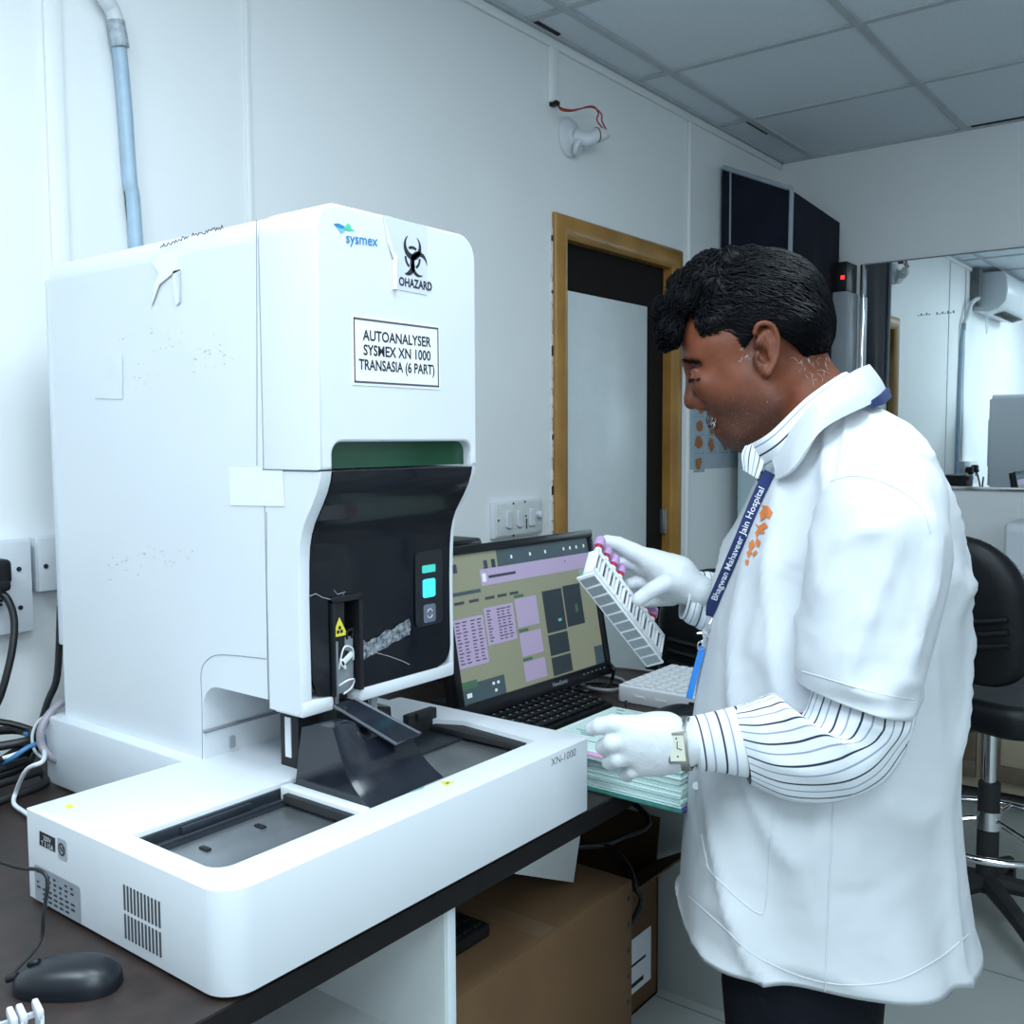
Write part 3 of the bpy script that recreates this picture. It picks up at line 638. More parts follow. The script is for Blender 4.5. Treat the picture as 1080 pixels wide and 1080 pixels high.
def cable(name, pts, r, m, label, cat='cable', group=None):
    return tag(MB().tube(pts, r, 9).build(name, m, None), label, cat, group)
zd = ZD+.007
Gc = 'coiled cables behind the analyser'
cz = [("thick black cable coiled topmost in the heap left of the analyser", [(.60, 1.78-.05, zd+.05), (.70, 1.66, zd+.055), (.79, 1.62, zd+.06), (.80, 1.70, zd+.06), (.70, 1.74, zd+.06), (.55, 1.70, zd+.055), (.45, 1.66, zd+.05)], .0075),
      ("black cable lying straight through the middle of the cable heap", [(.50, 1.60, zd+.028), (.66, 1.60, zd+.028), (.78, 1.615, zd+.028)], .007),
      ("black cable at the front of the heap beside the base box", [(.50, 1.52, zd+.001), (.64, 1.53, zd+.001), (.77, 1.555, zd+.001), (.80, 1.60, zd+.002)], .007),
      ("black cable beneath the white cord in the heap", [(.48, 1.56, zd+.015), (.62, 1.565, zd+.015), (.785, 1.58, zd+.016)], .0065),
      ("dull black cable at the back of the heap by the wall", [(.50, 1.68, zd+.002), (.66, 1.70, zd+.002), (.84, 1.72, zd+.003)], .007),
      ("black cable running low across the front of the heap", [(.42, 1.585, zd+.012), (.60, 1.575, zd+.03), (.72, 1.60, zd+.042), (.79, 1.64, zd+.05)], .0055),
      ("black cable lying second from the wall in the heap", [(.45, 1.63, zd+.016), (.62, 1.665, zd+.017), (.76, 1.685, zd+.016), (.86, 1.71, zd+.02)], .006),
      ("black cable arching over the back of the heap", [(.50, 1.74, zd+.03), (.66, 1.715, zd+.075), (.76, 1.69, zd+.085), (.82, 1.66, zd+.06)], .0055),
      ("thin black cable bending under the blue cable", [(.55, 1.64, zd), (.70, 1.645, zd), (.80, 1.67, zd), (.86, 1.74, zd+.01)], .005)]
for l, pts, r in cz: cable('power_cable', pts, r, M['cabk'], l, group=Gc)
cable('network_cable', [onz(-10, 812, zd+.02), onz(12, 800, zd+.045), onz(30, 788, zd+.06), onz(52, 779, zd+.065), (.80, 1.66, zd+.06)], .004, M['cabb'], 'bright blue network cable crossing the black cables by the wall')
cable('light_cable', [onz(-10, 803, zd+.04), onz(15, 796, zd+.05), onz(28, 789, zd+.05), onz(33, 780, zd+.05)], .0035, M['cabw'], 'thin pale cable lying over the heap left of the blue cable')
cable('white_cable', [(.782, 1.56, zd+.055), onz(45, 803, zd+.075), onz(28, 812, zd+.06), onz(17, 835, zd+.012), onz(15, 848, zd+.001), onz(28, 858, zd+.001), onz(40, 868, zd), onz(52, 876, zd)], .0034, M['cabw'], 'white cord looping forward from behind the analyser onto the desk')
cable('grey_hose', [P(86, 734, 1.66), P(74, 737, 1.65), P(60, 745, 1.63), P(49, 757, 1.61), P(43, 772, 1.60), P(44, 786, 1.60), P(52, 797, 1.60), P(62, 803, 1.61)], .0066, mat('hose_mauve', (.30, .28, .32), .4, var=.1), 'thick grey hose curving down behind the white analyser')
cable('clear_tube', [P(56, 752, 1.66), P(41, 760, 1.65), P(34, 776, 1.64), P(37, 792, 1.63), P(46, 800, 1.62)], .0026, mat('clear_vinyl', (.55, .60, .62), .2, var=.1), 'thin clear tube looping beside the thick grey hose')
cable('black_lead', [(.86, 1.64, hz(-.28)), (.855, 1.65, hz(-.40)), (.84, 1.66, hz(-.45)), (.82, 1.67, hz(-.525))], .006, M['cabk'], 'short black lead hanging close behind the analyser')

# wall sockets
def socket(name, xa, xb, za, zb_, label, plug, holes):
    t = thing(name, ((xa+xb)/2, W, za), label, 'socket', 'wall socket boards behind the analyser')
    MB().box((xa, W-.028, za), (xb, W, zb_), .003).build('back_box', M['plast2'], t)
    fp_ = MB().box((xa+.001, W-.034, za+.001), (xb-.001, W-.0275, zb_-.001), .002).build('face_plate', M['plast'], t)
    for (x, z) in holes: MB().cyl((x, W-.036, z), (x, W-.0335, z), .0042, seg=14).build('screw_hole', M['ink'], fp_)
    return t
s1 = socket('wall_socket', .60, .862, hz(-.335), hz(-.172), 'large white socket board with a black plug, at the left edge of the wall', 1, [(.838, hz(-.222)), (.838, hz(-.29))])
s2 = socket('wall_socket', .872, 1.00, hz(-.268), hz(-.170), 'smaller white socket board half hidden behind the analyser', 1, [(.886, hz(-.222))])
def plug(name, c, label, pts):
    t = thing(name, c, label, 'plug', 'plugs in the wall sockets')
    MB().box((c[0]-.022, c[1]-.045, c[2]-.020), (c[0]+.022, c[1], c[2]+.024), .009, seg=4).box((c[0]-.017, c[1]-.05, c[2]-.03), (c[0]+.017, c[1]-.012, c[2]-.01), .007, seg=3).build('plug_body', M['blk'], t)
    g = MB()
    for k in range(4): g.cyl((c[0], c[1]-.03, c[2]-.03-.007*k), (c[0], c[1]-.03, c[2]-.034-.007*k), .011-.001*k, seg=14)
    g.tube(pts, .0062, 10); g.build('plug_cord', M['cabk'], t)
c_ = ony(-13, 604, W-.034)
plug('power_plug', (c_[0]-.0, W-.034, hz(-.222)), 'black plug with cord in the large socket board at the left edge', [(c_[0], W-.064, hz(-.25)), P(8, 632, 1.68), P(15, 655, 1.68), P(12, 690, 1.67), P(0, 735, 1.66), P(-12, 755, 1.66)])
plug('power_plug', (.945, W-.034, hz(-.232)), 'black plug in the smaller socket board beside the analyser', [(.945, W-.064, hz(-.26)), (.955, W-.07, hz(-.36)), (.95, W-.05, hz(-.5))])

# ---------------------------------------------------------------- drain pipe at the top left
dp = thing('drain_pipe', (1.10, W-.02, hz(.2)), 'blue-grey plastic drain pipe taped to the wall at the upper left', 'pipe')
MB().tube([ony(124, 32, W-.02), ony(131, 105, W-.015), ony(137, 190, W-.015), ony(143, 250, W-.015), (1.118, W-.015, hz(-.3))], .0135, 12).build('pipe', M['wblue'], dp)
MB().tube([ony(120.5, 34, W-.012), ony(126.5, 105, W-.010), ony(133, 190, W-.010), ony(139, 250, W-.010)], .006, 8).build('black_sleeve', M['cabk'], dp)
MB().tube([ony(122, 22, W-.022), ony(127, 50, W-.022)], .0165, 12).build('tape_wrap', mat('silver_tape', (.45, .52, .58), .3, var=.4, scale=70), dp)
MB().tube([ony(123, 24, W-.022), ony(117, 8, W-.025), ony(107, -8, W-.03), (.95, W-.04, hz(.93)), (.80, W-.05, hz(.98))], .015, 12).build('hose', M['cabw'], dp)
# air conditioner on the same wall, above the left edge of the view (seen in the mirror)
ac = thing('air_conditioner', (.30, W-.1, hz(.88)), 'white split air conditioner high on the wall, seen in the mirror', 'air conditioner')
apf = [(W, hz(.90)), (W-.10, hz(.885)), (W-.17, hz(.905)), (W-.215, hz(.955)), (W-.225, hz(1.03)), (W-.215, hz(1.13)), (W-.19, hz(1.165)), (W, hz(1.17))]
MB().prism(apf, (-.15, 0, 0), Y, Zv, (.88, 0, 0), .008, 0, 3).build('casing', M['plast'], ac)
lv = MB()
for k in range(5): lv.obox((-.05, W-.105-.016*k, hz(.884+.0035*k)), (.62, 0, 0), (0, -.009, .001), (0, 0, -.004))
lv.build('louvres', M['blkmat'], ac)
MB().tube([(.70, W-.08, hz(.885)), (.69, W-.08, hz(.80)), (.66, W-.08, hz(.74)), (.63, W-.08, hz(.80)), (.64, W-.08, hz(.885))], .003, 6).build('cord', M['cabw'], ac)
MB().box((.77, W-.06, hz(.92)), (.83, W, ZC-.008), .004).build('conduit_box', mat('grey_chase', (.2, .22, .22), .7, var=.4, scale=20), ac)

# ---------------------------------------------------------------- monitor
A_, B_ = onz(487.7, 745, hz(-.505)), onz(637, 698, hz(-.505))
ex = B_-A_; wM = np.linalg.norm(ex); ex /= wM
hM = wM/1.682; ang = math.radians(10.3)
nf = np.array([ex[1], -ex[0], 0]); ezm = Zv*math.cos(ang)-nf*math.sin(ang); nm = np.cross(ex, ezm); nm = nm if nm[1] < 0 else -nm
mon = thing('computer_monitor', ((A_+B_)/2*np.array([1, 1, 0])+np.array([0, .06, ZD])), 'black flat monitor showing analyser results, standing behind the sampler tray', 'monitor')
bz = .017
bo = MB()
o_ = A_-ex*bz-ezm*(bz+.012)-nm*.004
for (a, l, h) in ((0, wM+2*bz, bz+.012), (1, wM+2*bz, bz)):
    bo.obox(o_+ezm*(0 if a == 0 else bz+.012+hM), ex*l, ezm*h, nm*.012, .002)
for a in (0, 1): bo.obox(o_+ezm*(bz+.012)+ex*(0 if a == 0 else bz+wM), ex*bz, ezm*hM, nm*.012, .002)
bo.build('bezel', mat('monitor_black', (.010, .011, .014), .3, var=.2), mon)
MB().obox(o_-nm*.028+ex*.003, ex*(wM+2*bz-.006), ezm*(hM+2*bz+.008), nm*.028, .006).obox(o_-nm*.055+ex*(.12)+ezm*.06, ex*(wM-.2), ezm*(hM-.1), nm*.03, .012).build('rear_shell', M['blk'], mon)
st = MB().box((mon.location[0]-.12, 1.215, ZD), (mon.location[0]+.12, 1.40, ZD+.012), .005)
st.obox((mon.location[0]-.03, 1.30, ZD+.01), (.06, 0, 0), (0, .03, 0), (0, -.012, .17), .004); st.build('stand', M['blk'], mon)
def em(name, c, s): return mat(name, c, .3, emit=s, var=.02)
E0 = .24
scm = [em('screen_khaki', (.25, .255, .18), E0), em('screen_lilac', (.40, .32, .48), E0), em('screen_slate', (.055, .085, .10), E0), em('screen_dark', (.03, .04, .05), E0), em('screen_text', (.05, .05, .07), E0), em('screen_green', (.06, .14, .08), E0), em('screen_teal', (.25, .36, .36), E0), em('screen_white', (.75, .75, .78), E0), em('screen_aqua', (.10, .5, .45), E0)]
sc_ = MB()
def srect(u0, v0, u1, v1, mi, lift):
    q = [A_+ex*wM*u+ezm*hM*(1-v)+nm*(.002+lift*.00025) for u, v in ((u0, v1), (u1, v1), (u1, v0), (u0, v0))]; sc_.add(q, [(0, 1, 2, 3)], mi)
srect(0, 0, 1, 1, 0, 0)
# columns measured on the photo: screen fractions
srect(.33, 0, 1, .12, 2, 1); srect(.21, .12, 1, .235, 1, 1); srect(0, .25, .2, .275, 2, 1)
for u in (.05, .24, .29): srect(u, .06, u+.025, .12, 3 if u > .27 else 4, 1)
for u in (.42, .55, .66, .80, .85, .90, .96): srect(u, .05, u+.012, .075, 7, 2)
srect(.22, .15, .245, .21, 7, 2); srect(.26, .17, .44, .19, 4, 2); srect(.80, .15, .805, .17, 4, 2)
for u in (.03, .12, .22, .30, .38): srect(u, .315, u+.06, .335, 4, 1)
srect(.0, .43, .19, .76, 1, 1); srect(.20, .39, .39, .65, 1, 1)
for c2 in (.02, .06, .11, .15):
    for k in range(13): srect(c2, .45+.023*k, c2+.02+.008*((k*7) % 3 == 0), .458+.023*k, 4, 2)
for c2 in (.215, .28, .31, .345):
    for k in range(11): srect(c2, .41+.021*k, c2+.018+.01*((k*5) % 3 == 0), .418+.021*k, 4, 2)
for (v0, v1) in ((.37, .58), (.62, .79), (.83, .97-.0)):
    srect(.405, v0-.028, .47, v0-.006, 5, 2); srect(.405, v0, .555, v1, 1, 1)
srect(.60, .355, .745, .67, 3, 1); srect(.755, .345, .89, .66, 3, 1); srect(.60, .685, .745, .84, 3, 1); srect(.60, .855, .745, .99-.0, 3, 1)
srect(.69, .58, .715, .60, 8, 2); srect(.83, .50, .85, .56, 5, 2); srect(.9, .24, .97, .30, 6, 1)
srect(.93, .86, 1, 1, 2, 1); srect(0, .87, .27, 1, 2, 1); srect(0, .85, .10, .90, 5, 2); srect(.03, .93, .06, .96, 7, 2)
for (u, v) in ((.19, .9), (.22, .9), (.20, .95)): srect(u, v, u+.015, v+.02, 7, 2)
sc_.build('screen', scm, mon, smooth=0)
MB().text('ViewSonic', A_+ex*wM*.62-ezm*.013+nm*.0085, ex, ezm, .013, 0).build('maker_lettering', mat('silver_print', (.5, .52, .55), .4, var=.05), mon)
bt = MB()
for k in range(6): bt.obox(A_+ex*(wM*.80+.016*k)-ezm*.012+nm*.008, ex*.004, ezm*.002, nm*.001)
bt.build('buttons', M['grey'], mon)
# black box top beside the monitor, on the desk behind
tb_ = ony(482, 575, 1.45); 
pc = thing('speaker_box', (1.60, 1.60, ZD), 'black box whose flat top shows between the analyser and the monitor', 'box')
q1 = ony(508, 567, 1.52)
MB().box((q1[0]-.16, 1.52, ZD), (q1[0], 1.68, q1[2]), .006).build('case', M['blk'], pc)
MB().box((q1[0]-.158, 1.518, q1[2]-.03), (q1[0]-.002, 1.5205, q1[2]-.008), .001).build('front_strip', M['blkgloss'], pc)
pc.location = (q1[0]-.08, 1.60, ZD)
for ch in pc.children: ch.data.transform(Matrix.Translation(Vector((1.60-(q1[0]-.08), 0, 0))))

# keyboard
kb = thing('keyboard', (1.51, 1.14, ZD), 'black computer keyboard on the desk in front of the monitor', 'keyboard')
k0, k1, ky0, ky1 = 1.29, 1.735, 1.075, 1.205
MB().prism([(ky0, ZD+.003), (ky0, ZD+.012), (ky1, ZD+.022), (ky1, ZD+.003)], (k0, 0, 0), Y, Zv, (k1-k0, 0, 0), .003).build('base', M['blk'], kb)
kcap = mat('key_black', (.007, .008, .010), .5, spec=.3, var=.2); klet = mat('key_print', (.28, .30, .33), .6, var=.05); proto = None
for r_ in range(5):
    for c2 in range(20):
        x = k0+.012+.0213*c2+(.004 if c2 > 15 else 0); y = ky0+.010+.0228*r_
        if x+.018 > k1-.004: continue
        if r_ == 0 and 4 <= c2 <= 9: continue
        z = ZD+.0122+.010*(y+.01-ky0)/(ky1-ky0)
        if proto is None:
            q = MB().box((x, y, z), (x+.018, y+.018, z+.006), .002).box((x+.005, y+.009, z+.006), (x+.009, y+.013, z+.0062), 0, 1); proto = q.build('key', [kcap, klet], kb); px_, py_, pz_ = x, y, z
        else:
            o = proto.copy(); COL.objects.link(o); o.location = (x-px_, y-py_, z-pz_)
MB().box((k0+.13, ky0+.010, ZD+.0135), (k0+.262, ky0+.028, ZD+.0195), .002).build('space_bar', kcap, kb)
def dz(x, y, h=.004): return onz(x, y, ZD+h)
cable('monitor_cable', [P(643, 700, 2.26), P(647, 706, 2.22), dz(645, 717, .012), dz(637, 726), dz(617, 729), dz(600, 725), dz(590, 719)], .0040, M['cabk'], 'black monitor cable looping out at the right monitor corner')
cable('grey_lead', [dz(590, 713), dz(606, 719), dz(624, 726, .012), dz(645, 728, .012), dz(659, 724), dz(656, 717), dz(640, 713), dz(618, 711)], .0040, M['cabg'], 'grey cable coiled on the desk right of the monitor')
cable('white_lead', [(1.90, 1.38, ZD+.004), (2.0, 1.34, ZD+.004), (2.05, 1.25, ZD+.004), (2.06, 1.16, ZD+.004)], .0035, M['cabg'], 'thin pale grey cable along the far desk edge')
cable('keyboard_cable', [(1.735, 1.16, ZD+.006), (1.80, 1.22, ZD+.003), (1.86, 1.23, ZD+.003), (1.90, 1.17, ZD+.003), (1.83, 1.105, ZD+.003), (1.72, 1.03, ZD+.003), (1.66, 0.995, ZD+.003)], .0026, M['cabk'], 'thin black cord running from the keyboard past the white tray')

# white tray with rows of pockets
wt = thing('tube_tray', (1.9, 1.02, ZD), 'white plastic tray with rows of raised pockets at the far desk end', 'tray')
wtb = MB().prism(rrect(1.79, 2.03, .86, 1.10, .012), (0, 0, ZD), X, Y, (0, 0, .036), .004); trw = mat('tray_white', (.84, .86, .88), .4, var=.02); wtb.build('tray_body', trw, wt)
pk = MB()
for i in range(8):
    for j in range(9): pk.box((1.80+.0275*i, .87+.025*j, ZD+.0355), (1.80+.0275*i+.022, .87+.025*j+.019, ZD+.041), .002)
for j in range(3): pk.box((1.7885, .93+.05*j, ZD+.014), (1.7905, .955+.05*j, ZD+.019), .0)
pk.build('pockets', trw, wt)
mouse('computer_mouse', (1.70, .905), math.radians(170), 'black mouse-shaped object half hidden behind the gloved left hand', 1.25)

# ledger pile
ld = thing('ledger', (1.41, .82, ZD), 'thick pale green ledger overhanging the desk edge under the gloved hand', 'ledger')
l0, l1, m0, m1 = 1.296, 1.545, .683, .955; zl = ZD+.001
pg = MB(); n = 17
for k in range(n):
    j = lambda: random.uniform(-.0025, .0025); z = zl+.006+k*.0034
    pg.box((l0+.003+j(), m0+.003+j(), z), (l1+j(), m1+j(), z+.0033 if k % 3 else z+.0026), .0008, k % 2)
pg.build('pages', [mat('page_mint', (.50, .72, .68), .8, var=.06), mat('page_pale', (.66, .80, .80), .8, var=.05)], ld)
zt_ = zl+.006+n*.0034
tpz = MB().box((l0+.004, m0+.004, zt_-.0003), (l1-.002, m1-.002, zt_+.001), 0, 0)
for k in range(26): tpz.box((l0+.012+.009*k, m0+.012, zt_+.001), (l0+.0128+.009*k, m1-.01, zt_+.0012), 0, 1)
for k in range(60):
    x = l0+.013+.009*random.randrange(25); y = m0+.02+random.random()*.22; tpz.box((x+.0015, y, zt_+.001), (x+.005, y+random.uniform(.008, .03), zt_+.0013), 0, 1)
tpz.build('top_page', [mat('page_white_green', (.70, .83, .80), .8, var=.04), mat('page_rule', (.20, .40, .36), .8, var=.1)], ld)
MB().box((l0, m0, zl), (l1, m1, zl+.005), .001).build('cover', mat('teal_cover', (.05, .25, .22), .6, var=.3, scale=60), ld)
MB().box((l0+.004, m0-.0015, zl-.0008), (l1-.02, m0+.06, zl+.0052), .0012).build('spine_tape', mat('purple_cover', (.10, .06, .28), .5, var=.4, scale=50), ld)
q = onz(618, 789, zt_+.003); 
tag(MB().box((q[0]-.025, q[1]-.09, zt_+.001), (q[0]-.013, q[1]+.05, zt_+.004), .001).build('marker_strip', mat('pink_strip', (.80, .35, .62), .6, var=.05), None), 'pink paper strip lying on the open ledger page', 'bookmark')

# under the desk
bxs = thing('cardboard_box', (1.18, 1.05, 0), 'large brown cardboard carton under the desk beside the partition', 'carton', 'cartons under the desk')
MB().box((.95, .83, .0), (1.405, 1.28, hz(-.739)), .004).build('carton_body', M['card'], bxs)
pf = MB()
for k in range(13): pf.box((1.388, .8292, hz(-.765)-.045*k-.006), (1.394, .832, hz(-.765)-.045*k+.002))
pf.build('perforation', M['darkgap'], bxs)
MB().box((1.15, .84, hz(-.7395)), (1.19, 1.27, hz(-.7385))).build('packing_tape', mat('brown_tape', (.17, .11, .06), .4, var=.1), bxs)
b2 = thing('cardboard_box', (1.83, 1.33, 0), 'smaller open carton with a white label in the far desk corner', 'carton', 'cartons under the desk')
bm_ = MB(); zt2 = hz(-1.005)
for lo, hi in (((1.66, 1.13, 0), (2.03, 1.136, zt2)), ((1.66, 1.51, 0), (2.03, 1.516, zt2)), ((1.66, 1.13, 0), (1.666, 1.516, zt2)), ((2.024, 1.13, 0), (2.03, 1.516, zt2)), ((1.66, 1.13, 0), (2.03, 1.516, .006))): bm_.box(lo, hi)
bm_.build('carton_body', M['card'], b2)
MB().obox((1.66, 1.13, zt2), (.37, 0, 0), (0, -.10, .055), (0, .002, .004)).build('flap', M['card'], b2); MB().obox((2.028, 1.135, zt2), (0, .37, 0), (.018, 0, .10), (.004, 0, 0)).build('flap', M['card'], b2)
q = ony(676, 1008, 1.13); MB().box((q[0]-.06, 1.129, q[2]-.075), (q[0]+.045, 1.1302, q[2]+.055)).box((q[0]-.05, 1.1285, q[2]-.01), (q[0]+.02, 1.129, q[2]-.004), 0, 1).box((q[0]-.05, 1.1285, q[2]-.06), (q[0]+.01, 1.129, q[2]-.05), 0, 1).build('address_label', [M['paper'], M['ink']], b2)
ku = thing('old_keyboard', (1.06, .97, hz(-.739)), 'dusty black keyboard lying on the large carton under the desk', 'keyboard')
MB().box((.96, .90, hz(-.7385)), (1.11, 1.22, hz(-.718)), .004).build('base', M['blk'], ku)
kk = MB()
for i in range(6):
    for j in range(15): kk.box((.967+.0225*i, .907+.0205*j, hz(-.7185)), (.967+.0225*i+.019, .907+.0205*j+.0175, hz(-.713)), .002)
kk.build('keys', kcap, ku)
cable('hanging_cable', [(1.70, 1.5, hz(-.62)), P(672, 850, 2.0), P(652, 885, 1.95), P(610, 893, 1.9), P(640, 893, 1.9), P(660, 910, 1.85), P(670, 935, 1.80), P(671, 965, 1.80), (1.44, 1.0, .25)], .0055, M['cabk'], 'black cable drooping under the desk behind the cartons')

# ---------------------------------------------------------------- wall fittings
sw = thing('switch_board', (2.3, W, hz(-.28)), 'white switch board with a plug top, on the wall beside the door', 'switch')
sa, sb = ony(516, 536, W), ony(566, 558, W)
sx0, sx1, sz0, sz1 = sa[0], sb[0]+.005, hz(-.283), hz(-.178)
MB().box((sx0, W-.018, sz0), (sx1, W, sz1), .004).build('back_box', M['plast'], sw)
MB().box((sx0+.006, W-.022, sz0+.006), (sx1-.004, W-.0175, sz1-.005), .003).build('face_plate', mat('aged_plate', (.70, .73, .73), .4, var=.1), sw)
for k, u in enumerate((.25, .47, .73)):
    xx = sx0+(sx1-sx0)*u; MB().prism(rrect(-.013, .013, -.026, .026, (.012, .004, .004, .012) if k < 2 else .003), (xx, W-.022, (sz0+sz1)/2), X, Zv, (0, -.007, 0), .003).build('rocker', M['plast'], sw)
MB().lathe([(.011, 0), (.011, .012), (.008, .015)], (sx0+(sx1-sx0)*.885, W-.022, (sz0+sz1)/2+.006), (0, -1, 0), 16).build('plug_top', M['plast'], sw)
g = MB()
for u, v in ((.06, .5), (.36, .93), (.60, .95), (.62, .55), (.36, .04), (.97, .5)): g.cyl((sx0+(sx1-sx0)*u, W-.0235, sz0+(sz1-sz0)*v), (sx0+(sx1-sx0)*u, W-.0215, sz0+(sz1-sz0)*v), .0032, seg=10)
g.tube([(sx0+(sx1-sx0)*.63, W-.023, sz0+.02), (sx0+(sx1-sx0)*.63, W-.023, sz0+.05)], .002, 6); g.build('screws', M['ink'], sw)
# bulb holder with conduit
cdu = tag(MB().box((2.478, W-.018, hz(1.005)), (2.513, W, hz(1.165)), .003).build('wall_conduit', M['wall'], None), 'short white cable duct coming down from the ceiling edge', 'duct')
lh = thing('lamp_holder', (2.62, W, hz(.86)), 'white wall lamp holder without bulb and with loose red wires', 'lamp holder')
bc_ = np.array([2.59, W, hz(.925)])
MB().lathe([(.058, 0), (.060, .008), (.052, .016), (.030, .022), (.026, .030)], bc_, (0, -1, 0), 28).build('wall_rose', M['plast'], lh)
MB().tube([bc_+np.array([0, -.026, 0]), bc_+np.array([.015, -.06, -.012]), bc_+np.array([.04, -.075, .0])], [.022, .020, .019], 14).lathe([(.024, 0), (.027, .006), (.024, .014)], bc_+np.array([.0, -.03, -.03]), (.3, -1, -.5), 16).build('swivel_arm', M['plast'], lh)
MB().lathe([(.022, 0), (.0235, .01), (.021, .026), (.016, .04), (.009, .055)], bc_+np.array([.036, -.072, .003]), (.85, -.35, .2), 18).build('socket_cup', mat('cup_white', (.8, .8, .8), .4, var=.15, scale=60), lh)
MB().lathe([(.024, 0), (.024, .004)], bc_+np.array([.040, -.074, .004]), (.85, -.35, .2), 18).build('cup_ring', mat('brass_dark', (.12, .10, .07), .5, var=.3), lh)
w0 = np.array([2.505, W-.02, hz(1.0)]); tip = bc_+np.array([.085, -.092, .015])
for k, (dz, mm) in enumerate(((0, M['cabr']), (.008, M['cabr']))):
    MB().tube([w0, ony(592, 114+2*k, W-.05), ony(604, 116+k, W-.06), ony(624, 113-k, W-.07), ony(634-3*k, 120-k, W-.08), ony(635-5*k, 128, W-.08), tip], .0024, 7).build('wire', mm, lh)
MB().box((2.488, W-.026, hz(.995)), (2.508, W, hz(1.008)), .001).build('clip', M['blk'], lh)
# poster
po = thing('wall_poster', (3.62, W, hz(-.12)), 'pale blue poster with rows of orange-brown patches, on the wall right of the door', 'poster')
p0, p1, pz0, pz1 = 3.405, 3.84, hz(-.118), hz(.16)
MB().box((p0, W-.002, pz0), (p1, W-.0002, pz1)).build('sheet', mat('poster_sheet', (.42, .50, .56), .6, var=.06), po)
pb_ = MB(); orng = mat('poster_orange', (.42, .16, .06), .7, var=.15, scale=40)
def blob(cx, cz, r):
    n = 14; ph = random.random()*9; pts = [(cx+r*1.1*math.cos(2*math.pi*k/n)*(.55+.6*abs(noise.noise(Vector((k*.7, ph, 0))))), W-.0026, cz+r*math.sin(2*math.pi*k/n)*(.55+.6*abs(noise.noise(Vector((k*.9, ph, 5)))))) for k in range(n)]
    bk_ = .00002*len(pb_.f); pb_.add([(a, b2-bk_, c2) for a, b2, c2 in pts], [tuple(range(n))], 0)
for i in range(4):
    for j in range(4):
        x = p0+.075+.105*i; z = pz1-.045-.07*j
        if j == 3 and i > 0: continue
        if j < 3 or i == 0:
            pb_.box((x-.045, W-.0024, z-.033), (x+.045, W-.0019, z+.030), 0, 1); [blob(x+random.uniform(-.02, .02), z+random.uniform(-.012, .012), random.uniform(.018, .034)) for _ in range(3)]
            pb_.box((x-.045, W-.0026, z-.034), (x+.045, W-.0019, z-.032), 0, 2)
pb_.build('pictures', [orng, mat('poster_cell', (.36, .46, .54), .6, var=.05), M['seam']], po)

# ---------------------------------------------------------------- covered cabinet, clock unit, mirror, counter at the back wall
cbn = thing('steel_cupboard', (3.9, 1.6, 0), 'tall pale blue cupboard in the room corner below the navy cover', 'cupboard')
MB().box((3.665, 1.50, .0), (4.12, 1.695, hz(.86)), .006).build('body', mat('pale_blue_enamel', (.45, .58, .62), .4, var=.04), cbn)
MB().box((3.662, 1.53, .08), (3.666, 1.68, hz(.84)), .002).build('side_skin', mat('pale_blue_skin', (.48, .61, .65), .4, var=.04), cbn)
cov = thing('dust_cover', (3.88, 1.62, hz(.2)), 'navy cloth dust cover with white piping draped over the corner cupboard', 'cover')
cx0, cx1, cy0, cy1 = 3.63, 4.155, 1.478, 1.755
def covring(z, t):
    pts = []
    corners = [(cx0, cy1), (cx0, cy0), (cx1, cy0), (cx1, cy1)]
    for a in range(4):
        (ax, ay), (bx_, by_) = corners[a], corners[(a+1) % 4]; nseg = 16
        for k in range(nseg):
            s_ = k/nseg; x = ax+(bx_-ax)*s_; y = ay+(by_-ay)*s_
            nx, ny = ((-1, 0), (0, -1), (1, 0), (0, 1))[a]; w_ = .012*t*math.sin(s_*math.pi)*noise.noise(Vector((x*9, y*9, z*1.5)))*2+.006*t*math.sin(x*40+y*55+z*3)
            if a == 3: w_ = 0
            zz = z
            pts.append((x+nx*w_, min(y+ny*w_, W-.004), zz))
    return pts
rows = []
for k, t in enumerate(np.linspace(0, 1, 14)):
    r_ = covring(hz(.2), t)
    rr_ = []
    for (x, y, z) in r_:
        ztop = hz(.925)+(y-cy0)/(cy1-cy0)*.125+(-.035*(x-cx0)/(cx1-cx0)); rr_.append((x, y, ztop+(hz(.22)-ztop)*t))
    rows.append(rr_)
topc = np.mean(np.array(rows[0]), axis=0)
inn = [[tuple(np.array(p)*.5+topc*.5+np.array([0, 0, .006])) for p in rows[0]], [tuple(topc+np.array([0, 0, .008]))]*len(rows[0])]
MB().grid([inn[1], inn[0]]+rows, closed_v=True).build('cloth', M['navy'], cov, smooth=50)
ra = [rows[k][16] for k in range(14)]; rb = [rows[k][2] for k in range(14)]
MB().tube([np.array(p)+np.array([-.004, -.004, 0]) for p in rows[0][0:17]]+[np.array(p)+np.array([-.006, -.006, 0]) for p in ra[1:]], .009, 8).build('piping', mat('white_piping', (.34, .38, .44), .7, var=.08), cov)
MB().tube([np.array(p)+np.array([-.003, 0, 0]) for p in rb], .004, 6).build('seam_tape', M['grey'], cov)
ck = thing('wall_unit', (4.17, 1.45, hz(.17)), 'narrow grey wall unit with a red light beside the mirror', 'unit')
MB().box((4.10, 1.420, hz(.20)), (4.228, 1.492, hz(.60)), .004).build('case', M['grey'], ck)
MB().box((4.10, 1.425, hz(.602)), (4.225, 1.490, hz(.72)), .003).build('head', M['blk'], ck)
MB().box((4.098, 1.434, hz(.648)), (4.1005, 1.450, hz(.664)), .001).build('indicator', mat('red_led', (1, .03, .02), .4, emit=2.0, var=.05), ck)
MB().box((4.10, 1.42, hz(.17)), (4.22, 1.49, hz(.198)), .003).build('foot', M['blk'], ck)
